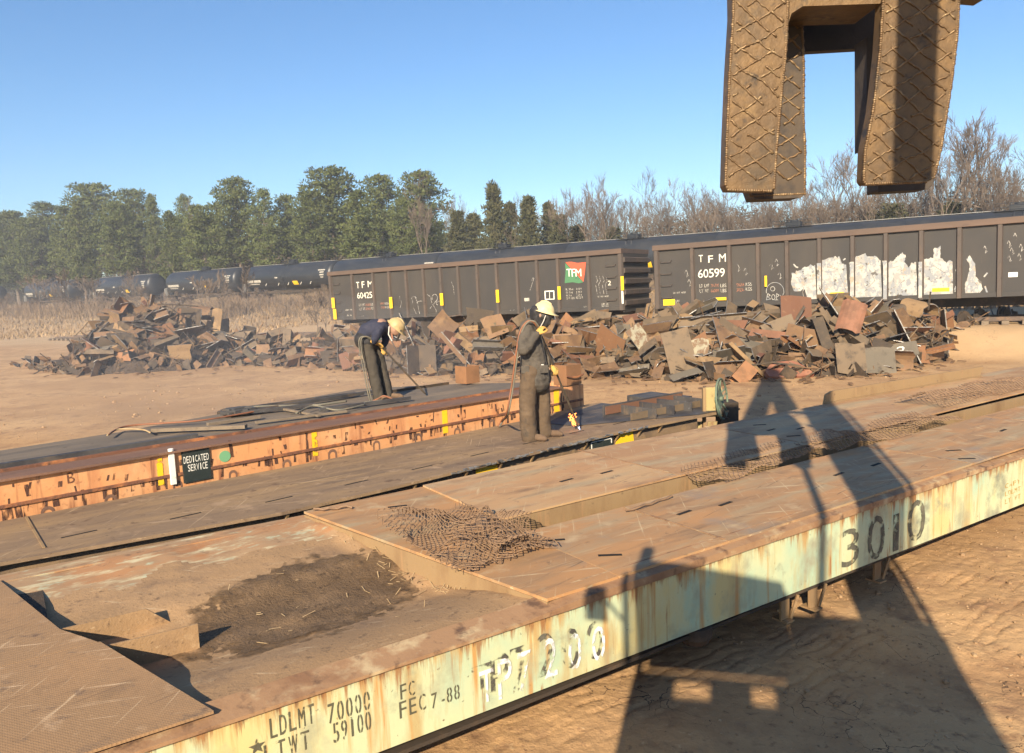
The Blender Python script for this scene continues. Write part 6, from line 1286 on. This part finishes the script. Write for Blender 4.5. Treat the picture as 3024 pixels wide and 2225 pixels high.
def tree_mesh_bare(seed, H=14, spread_=.5, depth=6, r0=.16, upw=.5, lean=0):
    rr = random.Random(seed); tr = MB(); cr = MB(); n = [0]
    def grow(p, d, L, r, lv):
        pts = [p]; q = p; dd = d.copy(); seg = 3 if lv < 3 else 2
        for k in range(seg):
            dd = (dd + Vector((rr.uniform(-.2, .2), rr.uniform(-.2, .2), rr.uniform(-.05, .15)))).normalized(); q = q + dd * L / seg; pts.append(q)
        rs = [r * (1 - .35 * k / seg) for k in range(seg + 1)]
        (tr if lv < 2 else cr).tube(pts, rs, 6 if lv < 2 else 3, caps=False)
        if lv >= depth: return
        nb = rr.choice((2, 3, 3)) if lv < depth - 1 else rr.choice((3, 4, 5))
        for b in range(nb):
            a = rr.uniform(0, 6.3); o = dd.orthogonal().normalized(); o.rotate(Matrix.Rotation(a, 3, dd)); t = rr.uniform(.45, 1) if b else 1
            nd = (dd + o * rr.uniform(.35, .95) * (spread_ + .3) + Vector((0, 0, upw * .3))).normalized(); pp = pts[0].lerp(pts[-1], t) if seg < 3 else pts[min(seg, max(1, round(t * seg)))]
            grow(pp, nd, L * rr.uniform(.62, .82), max(.017, r * rr.uniform(.52, .68)), lv + 1)
    grow(Vector((0, 0, -.3)), Vector((lean, 0, 1)).normalized(), H * .27, r0, 0)
    return tr.mesh('trunk', m_bark, fix=False), cr.mesh('crown', m_twig, fix=False)
def dims(ms):
    xs = []; top = 0
    for me in ms:
        for v in me.vertices: xs.append(math.hypot(v.co.x, v.co.y)); top = max(top, v.co.z)
    xs.sort(); return xs[int(len(xs) * .97)], top
def put_tree(kind, meshes, pos, s, rz, label, cat, group, sz=None):
    e = empty(kind, pos, label, cat, group, rz); e.scale = (s, s, sz or s)
    for nm, me in zip(('trunk', 'crown'), meshes):
        o = bpy.data.objects.new(nm, me); COL.objects.link(o); o.parent = e
    return e
def far(vx, off):                                             # ground point 'off' metres beyond the tank-car track along the pixel column
    d = ray(vx, 560); d = Vector((d.x, d.y)).normalized(); t = ((Vector((TL.x, TL.y))) @ tnor + off) / (d @ tnor); p = d * t
    return Vector((p.x, p.y, ground(p.x, p.y, False) - .1)), t
PINES = [tree_mesh_pine(s, 16, R_, b_, None, 1, t_) for s, R_, b_, t_ in ((1, 3.3, .18, 1), (2, 3.0, .25, .8), (3, 3.8, .30, .6), (4, 2.6, .15, 1.1), (5, 3.4, .2, .75))]
CEDARS = [tree_mesh_pine(s, 10, R_, .04, m_cedar, 1.1, 1.5) for s, R_ in ((11, 2.3), (12, 1.9))]
BARES = [tree_mesh_bare(s, 14, sp_, 6, .17, up_) for s, sp_, up_ in ((21, .5, .6), (22, .62, .4), (23, .45, .8), (24, .7, .5))]
BD = [dims(b) for b in BARES]
BRUSH = [tree_mesh_bare(s, 5, .8, 5, .05, .5) for s in (31, 32, 33)]
_on = ['first', 'second', 'third', 'fourth', 'fifth', 'sixth', 'seventh', 'eighth', 'ninth', 'tenth', 'eleventh', 'twelfth', 'thirteenth', 'fourteenth', 'fifteenth', 'sixteenth', 'seventeenth', 'eighteenth', 'nineteenth']
def nth(i):
    n = i + 1
    if n < 20: return _on[i]
    t_ = ['twentieth', 'thirtieth', 'fortieth', 'fiftieth', 'sixtieth', 'seventieth', 'eightieth', 'ninetieth'][n // 10 - 2]
    return t_ if n % 10 == 0 else ['twenty', 'thirty', 'forty', 'fifty', 'sixty', 'seventy', 'eighty', 'ninety'][n // 10 - 2] + '-' + _on[n % 10 - 1]
rt = random.Random(4)
pl = [(-25, 470, 95), (32, 468, 80), (68, 482, 60), (105, 450, 95), (150, 458, 70), (180, 445, 60), (214, 410, 105), (262, 450, 70), (300, 422, 82), (343, 432, 50), (378, 468, 66), (412, 430, 56), (448, 455, 80), (486, 448, 60), (526, 397, 92), (584, 422, 72), (632, 432, 84), (686, 425, 84), (735, 374, 128), (790, 425, 92), (842, 390, 92), (884, 440, 70), (930, 382, 104)]
for i, (vx, vt, wd) in enumerate(pl):
    p, R = far(vx, 14 + rt.uniform(-3, 10)); top = Rp(vx, vt, R).z; H = top - p.z; mi = 2 if i in (6, 14, 18, 20) else rt.randrange(5); s = wd * SC * R / FPX / 2 / 3.0
    lk = 'broad' if wd > 90 else 'slim' if wd < 65 else 'medium'
    put_tree('pine_tree', PINES[mi], p, s, rt.uniform(0, 6), f'{lk} green pine behind the tank cars, {nth(i)} pine from the left', 'pine tree', 'pines behind the tank cars', H / 16)
for i in range(26):
    vx = -40 + i * 40 + rt.uniform(-12, 12); p, R = far(vx, 30 + rt.uniform(0, 12)); H = Rp(vx, 478 + rt.uniform(-12, 30), R).z - p.z
    put_tree('pine_tree', PINES[i % 5], p, rt.uniform(1.0, 1.35), rt.uniform(0, 6), 'lower pine filling the gaps behind the front row of pines', 'pine tree', 'second row of pines', H / 16)
for i, (vx, vt, wd) in enumerate([(1006, 470, 66), (1042, 476, 70), (1086, 412, 66), (1122, 452, 60), (1162, 440, 66), (1206, 452, 60), (1228, 478, 60), (1268, 500, 80), (1955, 455, 90), (2082, 452, 80), (1915, 470, 60), (1345, 505, 70)]):
    p, R = far(vx, 12 + rt.uniform(-2, 5)); H = Rp(vx, vt, R).z - p.z
    put_tree('cedar_tree', CEDARS[i % 2], p, wd * SC * R / FPX / 2 / 2.0, rt.uniform(0, 6), f'dark pointed cedar behind the gondolas, {nth(i)} cedar from the left' if i < 8 else f'{("", "green cedar behind the right grapple tine", "green cedar right of the grapple tine", "small cedar left of the right grapple tine", "low dark cedar among the bare trees above the flag emblem")[i - 7]}', 'cedar tree', 'cedars along the treeline', H / 10)
bl = [(440, 432, 60), (965, 366, 120), (1010, 420, 70), (1128, 418, 90), (1190, 440, 80), (1262, 415, 110), (1300, 395, 110), (1350, 372, 120), (1408, 360, 130), (1468, 385, 110), (1528, 395, 120), (1582, 385, 110), (1640, 415, 100), (1700, 420, 110), (1765, 365, 120), (1828, 335, 130), (1882, 300, 140), (1945, 375, 120), (2002, 345, 130), (2052, 330, 120), (2096, 238, 170), (2150, 262, 150), (2202, 265, 160), (2246, 290, 160), (1600, 440, 90), (1500, 430, 90), (1420, 430, 90), (2120, 330, 110), (1860, 400, 110), (1780, 430, 90)]
bl += [(1285, 450, 90), (1330, 440, 90), (1375, 430, 90), (1440, 425, 90), (1555, 440, 90), (1620, 450, 90), (1670, 440, 90), (1730, 430, 90), (1815, 420, 90), (1905, 380, 100), (1975, 420, 90), (2030, 400, 100), (2070, 330, 100), (2175, 360, 110), (2225, 370, 110), (1095, 450, 70), (1215, 440, 80), (925, 420, 70)]
bl += [(1250 + k * 52 + (k * 37) % 29, 452 - k * 3 + (k * 53) % 34, 95) for k in range(19)] + [(1238 + k * 38 + (k * 41) % 23, 405 - (0 if k < 16 else (k - 16) * 9) + (k * 47) % 40, 110) for k in range(26)]
bl.sort()
def bare_label(i, vx, vt):
    if vx < 1232: return f'leafless grey-brown tree among the pines and cedars, {nth(i)} bare tree from the left'
    hgt = 'tall' if vt < 345 else 'medium' if vt < 412 else 'low'
    for lim, wh in ((1330, 'above the flag emblem on the left gondola'), (1440, 'above the gap between the two gondolas'), (1520, 'above the left end of the right gondola'), (1590, 'above the number 60599'), (1700, 'below the left grapple tine'), (1780, 'just right of the left grapple tine'), (1895, 'in the gap between the grapple tines'), (2050, 'below the right grapple tine'), (2130, 'just right of the right grapple tine'), (2190, 'midway between grapple and right edge'), (9999, 'at the right edge of the photo')):
        if vx < lim: return f'{hgt} leafless grey-brown tree standing {wh}'
for i, (vx, vt, wd) in enumerate(bl):
    p, R = far(vx, 9 + rt.uniform(0, 13)); H = Rp(vx, vt, R).z - p.z
    bi = rt.randrange(4); bw, bh = BD[bi]; put_tree('bare_tree', BARES[bi], p, wd * 1.15 * SC * R / FPX / 2 / bw, rt.uniform(0, 6), bare_label(i, vx, vt), 'bare tree', 'leafless trees', H / bh)
# far-off wood behind everything: one mass
q = MB(); rr = random.Random(9)
for k in range(86000):
    vx = rr.uniform(-80, 2350); off = rr.uniform(16, 40); p, R = far(vx, off); tp = (556 - 30 * sst(900, 1250, vx) - 58 * sst(1250, 1600, vx) - 40 * sst(1700, 2245, vx)) + 26 * noise.noise(Vector((vx * .02, off * .1, 0))) + 14 * noise.noise(Vector((vx * .09, off, 0))); lim = max(1.5, Rp(vx, tp, R).z - p.z); z = p.z + lim * rr.random()
    c = Vector((p.x, p.y, z)); d = Vector((rr.gauss(0, 1), rr.gauss(0, 1), rr.gauss(0, .7))).normalized(); s = d.orthogonal().normalized(); br = vx > 1230; L = rr.uniform(.3, .8); ww_ = .075 if br else .16
    q.add([c - s * ww_, c + s * ww_, c + d * L], [(0, 1, 2)])
tag(q.build('undergrowth', m_evbrush, fix=False), 'mixed brown-green undergrowth below the trees behind the tank cars', 'undergrowth', kind='stuff')
# bare brush in front of the left tank cars
bs = [(x, y, w_) for x, y, w_ in ((20, 640, 60), (75, 600, 70), (110, 620, 60), (150, 585, 80), (185, 600, 70), (225, 640, 50), (285, 590, 60), (300, 620, 50), (345, 640, 50), (395, 640, 60), (450, 600, 90), (478, 590, 80), (535, 580, 70), (560, 640, 50), (600, 650, 60), (640, 650, 50), (690, 635, 70), (705, 625, 60))]
for i, (vx, vt, wd) in enumerate(bs):
    p, R = far(vx, -6 - rt.uniform(0, 12) if vx < 660 else -26); H = Rp(vx, vt, R).z - p.z
    put_tree('bare_bush', BRUSH[i % 3], p, max(.6, wd * SC * R / FPX / 2 / dims(BRUSH[i % 3])[0]), rt.uniform(0, 6), f'leafless brown bush in front of the left tank cars, {nth(i)} bush from the left', 'bush', 'bare bushes by the tank cars', max(.6, H / dims(BRUSH[i % 3])[1]))
q = MB()
for k in range(52000):                                        # dry grass field on the left, up to the tank track
    vx = rr.uniform(-60, 1250) if k % 6 else rr.uniform(1250, 2300); p, R = far(vx, -rr.random() ** .7 * (62 if vx < 740 else 26)); a = dg_(p.x, p.y)
    if a < 1 + 9 * sst(-26, -12, p.x) + 5 * noise.noise(Vector((p.x * .1, p.y * .1, 0))): continue
    h = rr.uniform(.15, .46) * (1.25 if a > 30 else 1); c = Vector((p.x, p.y, ground(p.x, p.y, False))); s = Vector((rr.uniform(-1, 1), rr.uniform(-1, 1), 0)) * .07; lean = Vector((rr.uniform(-.25, .25), rr.uniform(-.25, .25), h))
    q.add([c - s, c + s, c + lean], [(0, 1, 2)])
tag(q.build('dry_grass', m_grass, fix=False), 'tall dry tan grass in the field on the left', 'grass', kind='stuff')

q = MB()
for k in range(8000):                                        # grey-brown scrub in front of the left tank cars
    vx = rr.uniform(-80, 745); p, R = far(vx, -rr.uniform(3, 16)); dn = noise.noise(Vector((p.x * .16, p.y * .16, 4)))
    if dn < -.1 + .25 * rr.random(): continue
    h = rr.uniform(.6, 1.5) * (1 + dn) * (1.3 if vx < 330 else .8); c = Vector((p.x, p.y, ground(p.x, p.y, False))); a = rr.uniform(0, 6.3); s = Vector((math.cos(a), math.sin(a), 0)) * .028; lean = Vector((rr.uniform(-.4, .4), rr.uniform(-.4, .4), 1)) * h
    q.add([c - s, c + s, c + lean], [(0, 1, 2)])
    for b in range(2):
        b0 = c + lean * rr.uniform(.35, .7); q.add([b0 - s * .6, b0 + s * .6, b0 + Vector((rr.uniform(-.5, .5), rr.uniform(-.5, .5), rr.uniform(.3, .7)))], [(0, 1, 2)])
tag(q.build('scrub', m_brush, fix=False), 'grey-brown leafless scrub between the grass field and the tank cars', 'scrub', kind='stuff')

# ------------------------------------------------------------------ haze over the yard
HZ = 0.0009
q = MB(); q.box(-150, 150, -12, 190, -1.5, 34); hz = q.build('haze', None, None)
mh = bpy.data.materials.new('haze'); mh.use_nodes = True; t = mh.node_tree; t.nodes.clear(); out = t.nodes.new('ShaderNodeOutputMaterial'); pv = t.nodes.new('ShaderNodeVolumePrincipled')
pv.inputs['Color'].default_value = (.82, .88, .98, 1); pv.inputs['Density'].default_value = HZ; t.links.new(pv.outputs[0], out.inputs['Volume'])
hz.data.materials.clear(); hz.data.materials.append(mh); tag(hz, 'thin bluish torch smoke haze over the yard', 'haze', kind='stuff')

q = MB(); P = Zp(330, 800, 1.4); P = Vector((-5.5, 15.5, 1.5)); q.ball((0, 0, 0), (6.5, 3.2, 1.7), 32, 20); sm = q.build('smoke', None, None, smooth=True); sm.location = P; sm.rotation_euler = (0, .12, .5)
ms_ = mh.copy(); ms_.name = 'smoke'; ms_.node_tree.nodes['Principled Volume'].inputs['Density'].default_value = .016; ms_.node_tree.nodes['Principled Volume'].inputs['Color'].default_value = (.80, .85, .95, 1)
sm.data.materials.clear(); sm.data.materials.append(ms_); tag(sm, 'thin bluish cutting smoke drifting left of the bent worker', 'smoke', kind='stuff')
